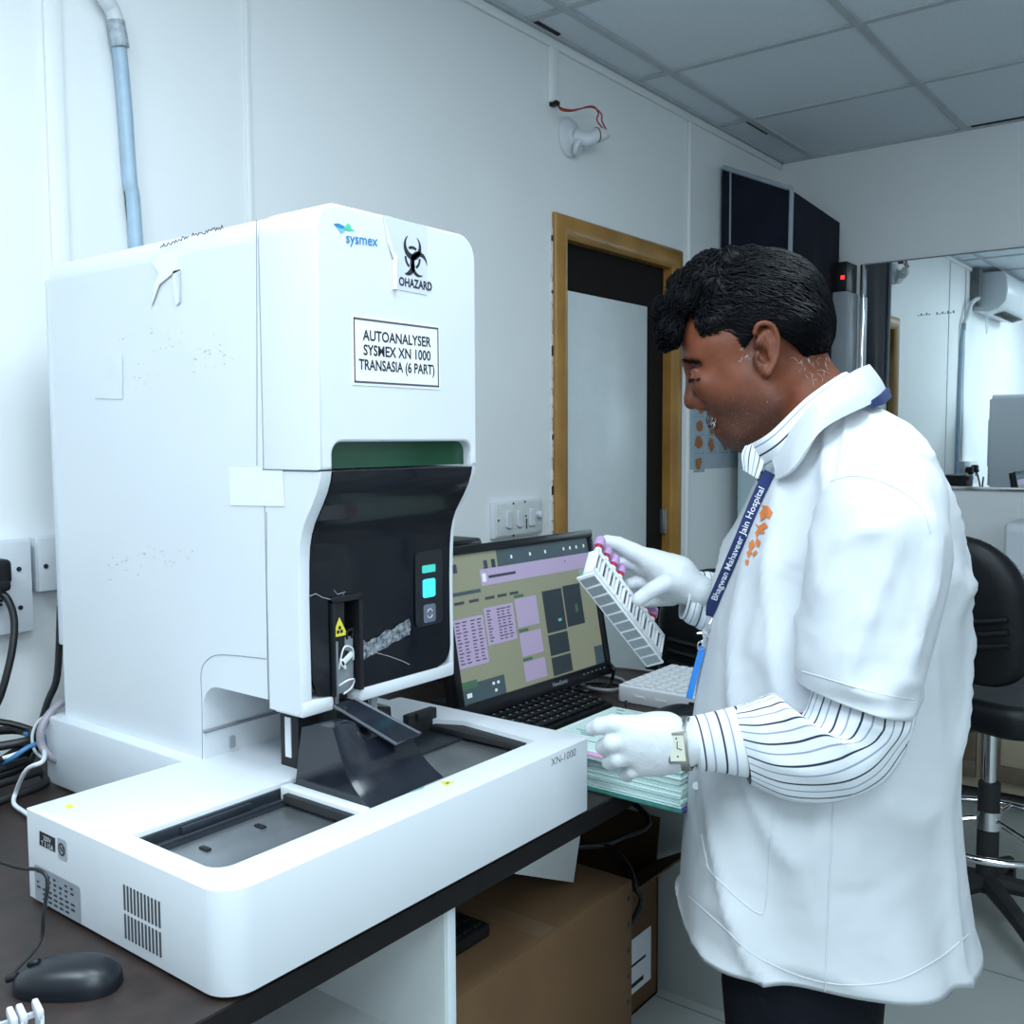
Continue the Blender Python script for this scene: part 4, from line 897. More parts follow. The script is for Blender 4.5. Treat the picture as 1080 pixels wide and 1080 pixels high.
mi_ = thing('wall_mirror', (XB, .4, hz(-.21)), 'large frameless mirror on the far wall reflecting the room', 'mirror')
mm = bpy.data.materials.new('mirror_silver'); mm.use_nodes = True; b = mm.node_tree.nodes['Principled BSDF']; b.inputs['Metallic'].default_value = 1; b.inputs['Roughness'].default_value = .012; b.inputs['Base Color'].default_value = (.86, .93, .94, 1)
MB().box((XB-.006, -1.0, hz(-.196)), (XB, 1.405, hz(.718))).build('glass', mm, mi_, smooth=0)
MB().box((XB-.014, -1.0, hz(-.21)), (XB, 1.405, hz(-.196)), .001).build('lower_rail', M['chrome'], mi_)
MB().box((XB-.014, 1.395, hz(-.21)), (XB, 1.409, hz(.72)), .002).build('edge_rail', M['chrome'], mi_)
MB().box((XB-.010, -1.0, hz(.7165)), (XB, 1.395, hz(.721)), .001).build('upper_edge', M['seam'], mi_)
g = MB()
for k in range(12):
    a = onx(968+2.9*k+(5 if k > 4 else 0), 333.5-.3*k, XB-.0065); g.obox(a, (0, -.006, .0), (0, .001, .004+.006*(k % 2)), (-.0003, 0, 0))
g.build('pen_marks', M['seam'], mi_)
ctr = thing('low_cupboard', (4.0, .4, 0), 'cream low cupboard with panelled doors along the far wall', 'cupboard')
MB().box((3.78, -1.2, hz(-.53)), (XB-.001, 1.32, hz(-.485)), .003).build('worktop', mat('grey_worktop', (.40, .43, .44), .4, var=.06), ctr)
MB().box((3.82, -1.2, .06), (XB-.001, 1.30, hz(-.53))).build('carcass', M['cream'], ctr)
for k in range(5):
    ya = -1.18+.50*k; dd = MB(); 
    for lo, hi in (((ya, .10), (ya+.48, .16)), ((ya, hz(-.60)), (ya+.48, hz(-.545))), ((ya, .16), (ya+.06, hz(-.60))), ((ya+.42, .16), (ya+.48, hz(-.60)))): dd.box((3.80, lo[0], lo[1]), (3.82, hi[0], hi[1]), .002)
    d_ = dd.box((3.812, ya+.05, .15), (3.82, ya+.43, hz(-.59)), 0, 1).build('door', [mat('brown_rail', (.16, .12, .085), .55, var=.2), M['cream']], ctr)
    MB().lathe([(.006, 0), (.006, .015), (.012, .02), (.008, .028)], (3.80, ya+.40, .5), (-1, 0, 0), 12).build('knob', M['steel'], d_)
wbx = thing('white_box', (3.95, .70, hz(-.485)), 'white boxy device on the far cupboard below the mirror', 'device')
MB().box((3.80, .45, hz(-.485)), (4.05, .752, hz(-.298)), .02, seg=4).build('shell', M['plast'], wbx)
MB().prism(rrect(.60, .74, hz(-.46), hz(-.33), .01), (3.8, 0, 0), Y, Zv, (-.002, 0, 0)).build('front_panel', M['plast2'], wbx)

# ---------------------------------------------------------------- chairs
def make_chair(loc, label):
    t = thing('office_stool', (0, 0, 0), label, 'chair', 'black drafting chairs')
    # faces +x, back at -x
    def bend(mb, k0=0):
        for i in range(k0, len(mb.v)):
            x, y, z = mb.v[i]; v = (z-.72)/.37; mb.v[i] = (x-.22+1.1*y*y-.05*v-.02*math.sin(math.pi*min(max(v, 0), 1)), y, z)
        return mb
    br = MB(); no = rrect(-.215, .215, .715, 1.09, (.10, .10, .15, .15), 10)
    # dense front and back so it can be bent
    b = bmesh.new(); nn = 14; ringv = []
    for dx, sc in ((0, .94), (-.012, .985), (-.028, 1), (-.044, .985), (-.056, .94)):
        ringv.append([b.verts.new((dx+.028, y*sc, .9025+(z-.9025)*sc)) for y, z in no])
    for a_, c_ in zip(ringv[:-1], ringv[1:]):
        for k in range(len(no)): b.faces.new((a_[k], a_[(k+1) % len(no)], c_[(k+1) % len(no)], c_[k]))
    for rg, dx in ((ringv[0], .003), (ringv[-1], -.003)):
        prev = rg
        for sc in (.8, .6, .4, .2):
            new = [b.verts.new((v.co.x+dx, v.co.y*sc/.94*1, .9025+(v.co.z-.9025)*sc/.94)) for v in rg]
            for k in range(len(no)): b.faces.new((prev[k], prev[(k+1) % len(no)], new[(k+1) % len(no)], new[k]))
            prev = new
        b.faces.new(prev)
    bmesh.ops.recalc_face_normals(b, faces=b.faces[:])
    bend(br.bm(b)); br.build('backrest', M['leather'], t, smooth=60)
    gv = MB()
    for k in range(3):
        for sx in (.031, -.031): gv.tube([(sx, .19*u, .72+.37*(.24+.085*k+.07*abs(u)**1.5)) for u in np.linspace(-1, 1, 15)], .0075, 8)
    bend(gv)
    gv.build('stitched_rolls', M['leather'], t)
    MB().prism(rrect(-.22, .22, -.23, .23, .09, 8), (0, 0, .59), X, Y, (0, 0, .085), .03, 0, 4).build('seat', M['leather'], t)
    MB().tube([(-.275, 0, .80), (-.275, 0, .66), (-.22, 0, .585), (-.05, 0, .575)], .022, 8, flat=1.0).build('back_bar', M['blkmat'], t)
    MB().cyl((0, 0, .10), (0, 0, .40), .028).build('pedestal', M['blkmat'], t); MB().cyl((0, 0, .38), (0, 0, .60), .017).build('gas_lift', M['chrome'], t)
    MB().box((-.08, -.08, .565), (.08, .08, .592), .006).build('seat_plate', M['blkmat'], t)
    fr_ = MB().tube([(.23*math.cos(a), .23*math.sin(a), .27) for a in np.linspace(0, 2*math.pi, 25)[:-1]], .0105, 10, closed=True)
    for a in (.3, .3+2.094, .3+4.189): fr_.tube([(.03*math.cos(a), .03*math.sin(a), .30), (.225*math.cos(a), .225*math.sin(a), .27)], .007, 8, smooth=False)
    fr_.cyl((0, 0, .275), (0, 0, .325), .034); fr_.build('foot_ring', M['chrome'], t)
    for k in range(5):
        a = .35+2*math.pi*k/5; c, s_ = math.cos(a), math.sin(a)
        l = MB().tube([(.02*c, .02*s_, .125), (.18*c, .18*s_, .105), (.30*c, .30*s_, .075)], [.026, .022, .017], 8).build('leg', M['blkmat'], t)
        MB().cyl((.30*c-.014*s_, .30*s_+.014*c, .028), (.30*c+.014*s_, .30*s_-.014*c, .028), .028).cyl((.30*c, .30*s_, .03), (.30*c, .30*s_, .075), .008).build('castor', M['blk'], l)
    t.location = loc; return t
ch1 = make_chair((2.86, .58, 0), 'black drafting chair with a chrome foot ring behind the man'); ch1.rotation_euler = (0, 0, math.radians(-20))
ch2 = dup(ch1, (2.455, 1.145, 0), math.radians(30), 'black drafting chair at the desk end behind the held tube rack'); ch2.scale = (.93, .93, .93)

# ================================================================ the man
# --- implicit surfaces: smooth unions of rounded bones, meshed by surface nets
class SDF:
    def __init__(s): s.ops = []
    def add(s, fn, k=.01, lo=None, hi=None, mode='u'): s.ops.append((fn, k, mode)); return s
    def rc(s, a, b, ra, rb, k=.01, mode='u'):
        a = np.array(a, float); b = np.array(b, float); d = b-a; L = d@d+1e-12
        def fn(p):
            t = np.clip((p-a)@d/L, 0, 1); return np.linalg.norm(p-a-t[:, None]*d, axis=1)-(ra+(rb-ra)*t)
        return s.add(fn, k, mode=mode)
    def chain(s, pts, rs, k=.006, mode='u', k2=.005):
        for i in range(len(pts)-1): s.rc(pts[i], pts[i+1], rs[i], rs[i+1], k if i == 0 else min(k, k2), mode)
        return s
    def ell(s, c, r, axes=None, k=.01, mode='u'):
        c = np.array(c, float); r = np.array(r, float); A = np.eye(3) if axes is None else np.array(axes, float)
        def fn(p):
            q = (p-c)@A.T; k0 = np.linalg.norm(q/r, axis=1); k1 = np.linalg.norm(q/r**2, axis=1)+1e-9; return k0*(k0-1)/k1
        return s.add(fn, k, mode=mode)
    def __call__(s, p):
        d = None
        for fn, k, mode in s.ops:
            e = fn(p)
            if d is None: d = e; continue
            if mode == 'u': h = np.clip(.5+.5*(e-d)/k, 0, 1); d = e+(d-e)*(1-(1-h))-k*h*(1-h) if False else (e*(1-h)+d*h)-k*h*(1-h)
            elif mode == 's': h = np.clip(.5-.5*(d+e)/k, 0, 1); d = d*(1-h)-e*h+k*h*(1-h)
            else: h = np.clip(.5-.5*(e-d)/k, 0, 1); d = e*(1-h)+d*h+k*h*(1-h)
        return d
def surface_nets(f, lo, hi, h, relax=0):
    lo = np.array(lo, float); n = np.ceil((np.array(hi)-lo)/h/4).astype(int)*4+1
    gs = [lo[i]+h*np.arange(n[i]) for i in range(3)]
    gc = np.stack(np.meshgrid(*[(g[:-1].reshape(-1, 4).mean(1)+h/2) for g in gs], indexing='ij'), -1); cn = gc.shape[:3]
    dc = f(gc.reshape(-1, 3)).reshape(cn)
    F = np.empty(n); F[:] = np.repeat(np.repeat(np.repeat(np.pad(dc, ((0, 1),)*3, 'edge'), 4, 0), 4, 1), 4, 2)[:n[0], :n[1], :n[2]]
    near = np.argwhere(np.abs(dc) < h*4*1.5)
    if len(near):
        off = np.array([(a, b, c) for a in range(5) for b in range(5) for c in range(5)])
        key = (near[:, None]*4+off[None]).reshape(-1, 3); flat = np.unique(np.ravel_multi_index(key.T, n)); ix = np.array(np.unravel_index(flat, n)).T
        out = np.empty(len(ix))
        for a in range(0, len(ix), 200000): out[a:a+200000] = f(lo+h*ix[a:a+200000])
        F[ix[:, 0], ix[:, 1], ix[:, 2]] = out
    ins = F < 0; m = n-1
    cs = [(a, b, c) for a in (0, 1) for b in (0, 1) for c in (0, 1)]
    def sub(A, o): return A[o[0]:o[0]+m[0], o[1]:o[1]+m[1], o[2]:o[2]+m[2]]
    cnt = sum(sub(ins, o).astype(int) for o in cs); act = (cnt > 0) & (cnt < 8)
    acc = np.zeros(tuple(m)+(3,)); num = np.zeros(tuple(m))
    for o in cs:
        for ax in range(3):
            if o[ax]: continue
            q = list(o); q[ax] = 1; a, b = sub(F, o), sub(F, q); cr = (a < 0) != (b < 0)
            t = np.where(cr, a/(a-b+1e-20), 0); pt = np.zeros(tuple(m)+(3,))
            for i in range(3): pt[..., i] = o[i]
            pt[..., ax] = t; acc += pt*cr[..., None]; num += cr
    idx = -np.ones(tuple(m), int); ii = np.argwhere(act); idx[act] = np.arange(len(ii))
    V = lo+h*(ii+acc[act]/num[act][:, None]); faces = []
    for ax in range(3):
        u, v = (ax+1) % 3, (ax+2) % 3
        sl = [slice(None)]*3; s2 = [slice(None)]*3; sl[ax] = slice(0, n[ax]-1); s2[ax] = slice(1, n[ax])
        A, B = ins[tuple(sl)], ins[tuple(s2)]; e = np.argwhere(A != B)
        ok = (e[:, u] > 0) & (e[:, v] > 0) & (e[:, u] < m[u]) & (e[:, v] < m[v]); e = e[ok]
        def at(du, dv): q = e.copy(); q[:, u] += du; q[:, v] += dv; return idx[q[:, 0], q[:, 1], q[:, 2]]
        Q = np.stack([at(-1, -1), at(0, -1), at(0, 0), at(-1, 0)], 1); fl = ~A[e[:, 0], e[:, 1], e[:, 2]]
        Q[fl] = Q[fl][:, ::-1]; faces.append(Q)
    Fq = np.concatenate(faces); Fq = Fq[(Fq >= 0).all(1)]
    for _ in range(relax):
        S_ = np.zeros_like(V); C_ = np.zeros(len(V))
        for a in range(4):
            i, j = Fq[:, a], Fq[:, (a+1) % 4]; np.add.at(S_, i, V[j]); np.add.at(C_, i, 1); np.add.at(S_, j, V[i]); np.add.at(C_, j, 1)
        V = V*.5+.5*S_/np.maximum(C_, 1)[:, None]
    return V, Fq
class Frame:
    """camera-aligned local frame at depth D0 about pixel (cx, cy): x right, y up, z towards the viewer"""
    def __init__(s, cx, cy, D0): s.O = P(cx, cy, D0); s.D0 = D0; s.A = np.array([CR, CU, -CF])
    def l(s, px, py, w=0.): return s.A@(P(px, py, s.D0-w)-s.O)
    def w(s, V): return np.asarray(V)@s.A+s.O

man = thing('person', (1.40, .50, 0), 'man in a white lab coat looking down at a sample rack in his gloved hand', 'person')
# skin material with grey stubble where the 'beard' attribute says
sk = bpy.data.materials.new('skin_brown'); sk.use_nodes = True; nt = sk.node_tree; b = nt.nodes['Principled BSDF']
b.inputs['Roughness'].default_value = .46; b.inputs['Specular IOR Level'].default_value = .24; b.inputs['Subsurface Weight'].default_value = .08; b.inputs['Subsurface Radius'].default_value = (.8, .3, .15); b.inputs['Subsurface Scale'].default_value = .01
tc = nt.nodes.new('ShaderNodeTexCoord'); n1 = nt.nodes.new('ShaderNodeTexNoise'); n1.inputs['Scale'].default_value = 28; n1.inputs['Detail'].default_value = 6
r1 = nt.nodes.new('ShaderNodeValToRGB'); r1.color_ramp.elements[0].position = .3; r1.color_ramp.elements[1].position = .7
r1.color_ramp.elements[0].color = (.115, .033, .016, 1); r1.color_ramp.elements[1].color = (.185, .056, .027, 1)
n2 = nt.nodes.new('ShaderNodeTexNoise'); n2.inputs['Scale'].default_value = 520; n2.inputs['Detail'].default_value = 1
r2 = nt.nodes.new('ShaderNodeValToRGB'); r2.color_ramp.elements[0].position = .66; r2.color_ramp.elements[1].position = .72; r2.color_ramp.elements[0].color = (.078, .030, .020, 1); r2.color_ramp.elements[1].color = (.20, .17, .155, 1)
at_ = nt.nodes.new('ShaderNodeAttribute'); at_.attribute_name = 'beard'; mx = nt.nodes.new('ShaderNodeMix'); mx.data_type = 'RGBA'
for a_, b2_ in ((tc.outputs['Object'], n1.inputs['Vector']), (tc.outputs['Object'], n2.inputs['Vector']), (n1.outputs['Fac'], r1.inputs['Fac']), (n2.outputs['Fac'], r2.inputs['Fac']), (at_.outputs['Fac'], mx.inputs['Factor']), (r1.outputs['Color'], mx.inputs['A']), (r2.outputs['Color'], mx.inputs['B']), (mx.outputs['Result'], b.inputs['Base Color'])): nt.links.new(a_, b2_)
n3 = nt.nodes.new('ShaderNodeTexNoise'); n3.inputs['Scale'].default_value = 350; bp = nt.nodes.new('ShaderNodeBump'); bp.inputs['Strength'].default_value = .12; bp.inputs['Distance'].default_value = .001
nt.links.new(tc.outputs['Object'], n3.inputs['Vector']); nt.links.new(n3.outputs['Fac'], bp.inputs['Height']); nt.links.new(bp.outputs['Normal'], b.inputs['Normal'])

# --- head
DH = 1.47; HF = Frame(790, 370, DH); L = HF.l
ef = np.array([-.84, -.545, 0]); eu = np.array([-.545, .84, 0]); ez_ = np.array([0, 0, 1.]); AX = [ef, eu, ez_]
def both(px, py, w): return [L(px, py, w), L(px, py, -w)]
hd = SDF()
hd.ell(L(801, 342), (.107, .088, .074), AX)
hd.ell(L(756, 356), (.052, .050, .056), AX, k=.03)                 # forehead
for w in (.030, -.030):
    hd.rc(L(757, 372, w), L(774, 415, w), .036, .034, k=.03)       # cheek mass
    hd.rc(L(800, 405, w*1.25), L(812, 425, w*1.35), .034, .030, k=.03)
    hd.rc(L(812, 425, w*1.4), L(782, 452, w*.75), .026, .022, k=.025)   # jaw
hd.rc(L(768, 425, .0), L(776, 450, 0), .030, .026, k=.03)
hd.ell(L(777.5, 459), (.016, .015, .020), AX, k=.018)              # chin
hd.ell(L(765, 446), (.018, .026, .026), AX, k=.015)                # mouth mound
for w in (1, -1):
    hd.rc(L(728, 382, .010*w), L(740, 379, .040*w), .0110, .0095, k=.014)   # brow
    hd.ell(L(727, 396, .034*w), (.0125, .0115, .015), AX, k=.020, mode='s')   # socket
    hd.ell(L(738.5, 397.5, .032*w), (.0130, .0105, .0145), AX, k=.006); hd.chain([L(728, 400.5, .020*w), L(730.5, 401.5, .032*w), L(737, 401, .044*w)], [.0012, .0014, .001], k=.002, mode='s')         # lidded eye
    hd.rc(L(728.5, 392, .022*w), L(733, 389.5, .043*w), .0022, .0022, k=.004)
    hd.ell(L(746, 409, .040*w), (.016, .016, .016), AX, k=.025)            # cheekbone
hd.rc(L(729, 394), L(729.5, 417), .0078, .0105, k=.012)            # nose
hd.ell(L(730.6, 423.5), (.0130, .0118, .0125), AX, k=.008)
for w in (1, -1): hd.ell(L(740, 426, .0120*w), (.0115, .0100, .0085), AX, k=.006)
for w in (1, -1): hd.ell(L(737, 432.5, .0065*w), (.004, .0025, .003), AX, k=.003, mode='s')
hd.rc(L(754.5, 447, -.016), L(754.5, 447, .016), .0062, .0062, k=.004); hd.ell(L(755.5, 447), (.006, .005, .009), AX, k=.006)
hd.rc(L(758.3, 454.5, -.014), L(758.3, 454.5, .014), .0072, .0072, k=.004)
hd.rc(L(754, 451, -.021), L(754, 451, .021), .0018, .0018, k=.003, mode='s')
hd.rc(L(766, 459.5, -.012), L(766, 459.5, .012), .003, .003, k=.008, mode='s')
for w in (1, -1):                                                   # ears
    e0 = .071*w
    hd.ell(L(807, 369, e0+.005*w), (.0165, .0310, .009), [np.array([.98, -.17, 0]), np.array([.17, .98, 0]), ez_], k=.008)
    hd.ell(L(804, 373, e0+.012*w), (.0095, .0150, .015), AX, k=.004, mode='s'); hd.ell(L(807, 366, e0+.017*w), (.0105, .0220, .0085), [np.array([.98, -.17, 0]), np.array([.17, .98, 0]), ez_], k=.004, mode='s')
    hx = [(795.5, 353), (798, 344), (806, 340.5), (815, 344.5), (820, 356), (820, 371), (816, 384), (810, 394)]
    hxp = catmull([L(x, y, e0+.011*w-.003*w*(i == 0)) for i, (x, y) in enumerate(hx)], 3); hd.chain(hxp, list(np.interp(np.linspace(0, 1, len(hxp)), np.linspace(0, 1, 8), [.003, .0036, .0040, .0042, .0042, .004, .0044, .005])), k=.0025, k2=.002)
    hd.ell(L(808.5, 392.5, e0+.006*w), (.0075, .008, .0055), None, k=.005)
    hd.chain([L(807, 352, e0+.010*w), L(812, 362, e0+.011*w), L(811, 378, e0+.010*w)], [.002, .0026, .0022], k=.004)
    hd.ell(L(799.5, 374, e0+.008*w), (.004, .006, .004), None, k=.004)
hd.rc(L(842, 402), L(868, 452), .054, .070, k=.03)                   # neck
hd.rc(L(812, 430), L(830, 470), .045, .060, k=.03)
hd.rc(L(868, 470), L(875, 520), .085, .10, k=.03)
hlo, hhi = np.array([-.16, -.24, -.125]), np.array([.19, .13, .125])
hV, hFq = surface_nets(hd, hlo, hhi, .0031, relax=1)
body = MB()
body.add(HF.w(hV), [tuple(f) for f in hFq])
nhead = len(hV)

# --- torso frame: vertical slices; silhouettes measured on the photo at the depth of the man's middle
DM = 1.45; fh = np.array([CF[0], CF[1], 0]); fh /= np.linalg.norm(fh); rh = np.array([fh[1], -fh[0], 0])
def TL(px, py, w=0.0):
    """point on the vertical plane facing the lens at horizontal distance DM-w"""
    d = ray(px, py); return CAMP+d*((DM-w)/(d@fh))
def tl(px, py, w=0.0): p = TL(px, py, w); return p@rh, p[2]
def wpt(u, z, w): return rh*u+fh*(DM-w)+np.array([0, 0, z])

bd = SDF()
def lw(px, py, w): return TL(px, py, w)
cB = .42
# coarse inner body (torso, legs, arms) under the clothes
bd.rc(TL(885, 500), TL(888, 580), .085, .12, k=.05); bd.rc(TL(888, 580), TL(870, 760), .125, .115, k=.05); bd.rc(TL(870, 760), TL(868, 860), .12, .12, k=.05)
bd.chain([TL(905, 545, .135), TL(905, 640, .20), TL(915, 768, .215)], [.052, .046, .038], k=.03); bd.chain([TL(915, 768, .215), TL(835, 782, .18), TL(722, 784, .125)], [.038, .034, .024], k=.01)
bd.chain([TL(880, 545, -.135), TL(862, 620, -.20), TL(838, 690, -.20)], [.052, .046, .038], k=.03); bd.chain([TL(838, 690, -.20), TL(785, 650, -.18), TL(738, 622, -.165)], [.038, .033, .024], k=.01)
for w in (.085, -.085):
    hip = TL(868, 860, w); kn_ = hip*1; kn_[2] = .46; an_ = hip*1; an_[2] = .08
    bd.chain([hip, kn_+rh*-.01, an_+rh*.015], [.075, .056, .042], k=.03)
bV, bFq = surface_nets(bd, np.array([.95, .1, .03]), np.array([1.85, .95, 1.5]), .012)
body.add(bV, [tuple(f) for f in bFq])
bo_ = body.build('body', sk, man, smooth=180, sharp=False)
att = bo_.data.attributes.new('beard', 'FLOAT', 'POINT')
val = np.zeros(len(bo_.data.vertices))
q = hV/ (DH/FPX); qx, qy = 790+q[:, 0], 370-q[:, 1]
def sstep(x, a, b): t = np.clip((x-a)/(b-a), 0, 1); return t*t*(3-2*t)
bl = sstep(qy-(.52*(800-qx)*0)-(430-.10*(qx-770)), -24, 10)*(1-sstep(qx, 806, 822))*sstep(qx, 742, 758)
bl = np.maximum(bl, .8*sstep(qy, 360, 372)*(1-sstep(qy, 385, 425))*sstep(qx, 772, 779)*(1-sstep(qx, 788, 795)))
val[:nhead] = bl*.85
att.data.foreach_set('value', val)

# --- hair
polyp = [(700, 240), (690, 300), (686, 372), (700, 384), (712, 372), (717, 350), (726, 326), (733, 330), (737, 345), (742, 358), (752, 357), (764, 358), (772, 364), (776, 378), (783, 372), (789, 360), (796, 350), (799, 343), (806, 339), (815, 341), (822, 352), (832, 358), (842, 366), (850, 378), (857, 381), (868, 377), (882, 372), (900, 380), (910, 300), (860, 230)]
PP = np.array(polyp, float); SC = DH/FPX
def polysd(p):
    q = np.stack([p[:, 0], p[:, 1], np.abs(p[:, 2])], 1)@HF.A+HF.O-CAMP; dz = q@CF
    p = np.stack([540+FPX*(q@CR)/dz, 540-FPX*(q@CU)/dz], 1)
    d = np.full(len(p), 1e9); s_ = np.ones(len(p)); n = len(PP)
    for i in range(n):
        a, b2 = PP[i], PP[i-1]; e = b2-a; w_ = p[:, :2]-a; t = np.clip((w_@e)/(e@e), 0, 1); bb_ = w_-t[:, None]*e; d = np.minimum(d, (bb_**2).sum(1))
        c1 = p[:, 1] >= a[1]; c2 = p[:, 1] < b2[1]; c3 = e[0]*w_[:, 1] > e[1]*w_[:, 0]
        fl = (c1 & c2 & c3) | (~c1 & ~c2 & ~c3); s_ = np.where(fl, -s_, s_)
    return s_*np.sqrt(d)*SC
hr = SDF()
hr.ell(L(799, 337), (.108, .100, .0835), AX)
hr.ell(L(742, 306), (.036, .032, .055), AX, k=.03)
for (x, y, w, r) in ((722, 318, .02, .024), (712, 335, .0, .023), (707, 348, -.02, .019), (709, 350, .022, .018), (724, 305, -.025, .026), (738, 296, .025, .026), (752, 285, 0, .027), (770, 278, .02, .022), (770, 277, -.02, .022), (700, 326, .008, .014), (703, 360, .006, .011), (790, 272, 0, .015)): hr.ell(L(x, y, w), (r, r, r), None, k=.012)
hr.ell(L(752, 342, .045), (.026, .020, .030), AX, k=.015); hr.ell(L(752, 342, -.045), (.026, .020, .030), AX, k=.015)
hr.ell(L(841, 352), (.042, .038, .070), None, k=.03); hr.ell(L(829, 349), (.036, .028, .086), None, k=.02)
hr.add(polysd, k=.008, mode='i')
def hairf(p):
    d = hr(p); return d
hlo2, hhi2 = np.array([-.165, -.035, -.11]), np.array([.15, .17, .11])
aV, aF = surface_nets(hairf, hlo2, hhi2, .0036, relax=1)
# strand relief
def hgrad(p, f, e=.0015):
    return np.stack([f(p+np.array(d)*e)-f(p-np.array(d)*e) for d in ((1, 0, 0), (0, 1, 0), (0, 0, 1))], 1)/(2*e)
def flow(p):
    """combing direction: forelock forward and down, sides swept back, nape down"""
    px = 790+p[:, 0]/(DH/FPX); py = 370-p[:, 1]/(DH/FPX)
    back = np.stack([np.ones(len(p)), -.25-.9*sstep(px, 800, 880), np.zeros(len(p))], 1)
    fore = np.stack([-np.ones(len(p))*.8, -1.0*np.ones(len(p)), .5*np.sin(p[:, 0]*160+p[:, 2]*70)], 1)
    t = (1-sstep(px+.35*(py-300), 735, 765))[:, None]; return back*(1-t)+fore*t
sel = rng.choice(len(aV), 3600); p0 = aV[sel]; g0 = hgrad(p0, hairf); keep = np.linalg.norm(g0, axis=1) > .3
p0 = p0[keep]; steps = 9; tr_ = [p0]; pcur = p0.copy()
frl = (1-sstep((790+p0[:, 0]/(DH/FPX))+.35*((370-p0[:, 1]/(DH/FPX))-300), 740, 770)); wob = rng.normal(0, 1, (len(p0), 3))*(.22+.5*frl)[:, None]
for k in range(steps):
    g = hgrad(pcur, hr.ops[0][0] if 0 else hairf); g /= np.linalg.norm(g, axis=1, keepdims=True)+1e-9
    d = flow(pcur)+wob; d -= g*(d*g).sum(1)[:, None]; d /= np.linalg.norm(d, axis=1, keepdims=True)+1e-9
    pcur = pcur+d*.0052; dd = hairf(pcur); pcur = pcur-g*(np.clip(dd-.0010-(.0018+.0050*frl)*math.sin(math.pi*(k+1)/steps*.75)*rng.random(len(p0)), -.006, .006))[:, None]; tr_.append(pcur.copy())
tr_ = np.array(tr_)                        # steps+1, n, 3
hair = MB(); hair.add(HF.w(aV), [tuple(f) for f in aF])
def strands(mb, T, r0, mi=0):
    n = T.shape[1]; m_ = T.shape[0]; D = np.gradient(T, axis=0); D /= np.linalg.norm(D, axis=2, keepdims=True)+1e-9
    a = np.cross(D, [0.3, .4, .86]); a /= np.linalg.norm(a, axis=2, keepdims=True)+1e-9; b2 = np.cross(D, a); vs = np.empty((n, m_, 3, 3))
    for k in range(m_):
        r = r0*(1-(k/(m_-1))**3*.9)*(.45+.55*min(1, k/2))
        for q_ in range(3):
            an2 = 2*math.pi*q_/3; vs[:, k, q_] = T[k]+r*(a[k]*math.cos(an2)+b2[k]*math.sin(an2))
    fs = [(s_*m_*3+k*3+q_, s_*m_*3+k*3+(q_+1) % 3, s_*m_*3+(k+1)*3+(q_+1) % 3, s_*m_*3+(k+1)*3+q_) for s_ in range(n) for k in range(m_-1) for q_ in range(3)]
    mb.add(HF.w(vs.reshape(-1, 3)), fs, mi)
strands(hair, tr_, .0011)
# grey hairs at nape and sideburn
gxy = [(random.uniform(838, 882), random.uniform(377, 404)) if k < 38 else (random.uniform(779, 788), random.uniform(368, 382)) for k in range(46)]
gp = np.array([L(x, y, .25) for x, y in gxy]); gdr = np.array([L(x, y, 0)-L(x, y, .25) for x, y in gxy]); gdr /= np.linalg.norm(gdr, axis=1, keepdims=True)
for _ in range(70): gp = gp+gdr*(np.clip(hd(gp), .0001, .03)*.9)[:, None]
gp = gp[hd(gp) < .004]; gdir = rng.normal(0, 1, gp.shape); gt = [gp]
for k in range(5):
    c = gt[-1]; g = hgrad(c, hd); g /= np.linalg.norm(g, axis=1, keepdims=True)+1e-9; d = gdir-g*(gdir*g).sum(1)[:, None]; d /= np.linalg.norm(d, axis=1, keepdims=True)+1e-9
    gdir = gdir+rng.normal(0, .5, gp.shape); c = c+d*.0022; g = hgrad(c, hd); g /= np.linalg.norm(g, axis=1, keepdims=True)+1e-9; gt.append(c-g*(hd(c)-.0011)[:, None])
strands(hair, np.array(gt), .00034, 1)
hb_ = bpy.data.materials.new('hair_black'); hb_.use_nodes = True; b = hb_.node_tree.nodes['Principled BSDF']; b.inputs['Base Color'].default_value = (.0015, .0018, .0032, 1); b.inputs['Roughness'].default_value = .45; b.inputs['Specular IOR Level'].default_value = .14
hair.build('hair', [hb_, mat('grey_hair', (.55, .52, .50), .5, var=.2)], man, smooth=180, sharp=False)
# eyebrows, moustache, lashes: short strands standing on the skin
def tuft(n, gen, length, r, dirv, name, mats, gfrac=0.0):
    pts = np.array([L(*gen()) for k in range(n)])
    for _ in range(10):
        g = hgrad(pts, hd); g /= np.linalg.norm(g, axis=1, keepdims=True)+1e-9; pts = pts-g*hd(pts)[:, None]
    T_ = [pts]; dv = np.array(dirv)+rng.normal(0, .28, pts.shape)
    for k in range(4):
        c = T_[-1]; g = hgrad(c, hd); g /= np.linalg.norm(g, axis=1, keepdims=True)+1e-9; d = dv-g*(dv*g).sum(1)[:, None]; d /= np.linalg.norm(d, axis=1, keepdims=True)+1e-9
        T_.append(c+d*length/4+g*length*.10)
    m_ = MB(); T_ = np.array(T_); ng = int(len(pts)*gfrac); strands(m_, T_[:, ng:], r, 0)
    if ng: strands(m_, T_[:, :ng], r, 1)
    return m_.build(name, mats, man, smooth=180, sharp=False)
greyh = MATS['grey_hair']
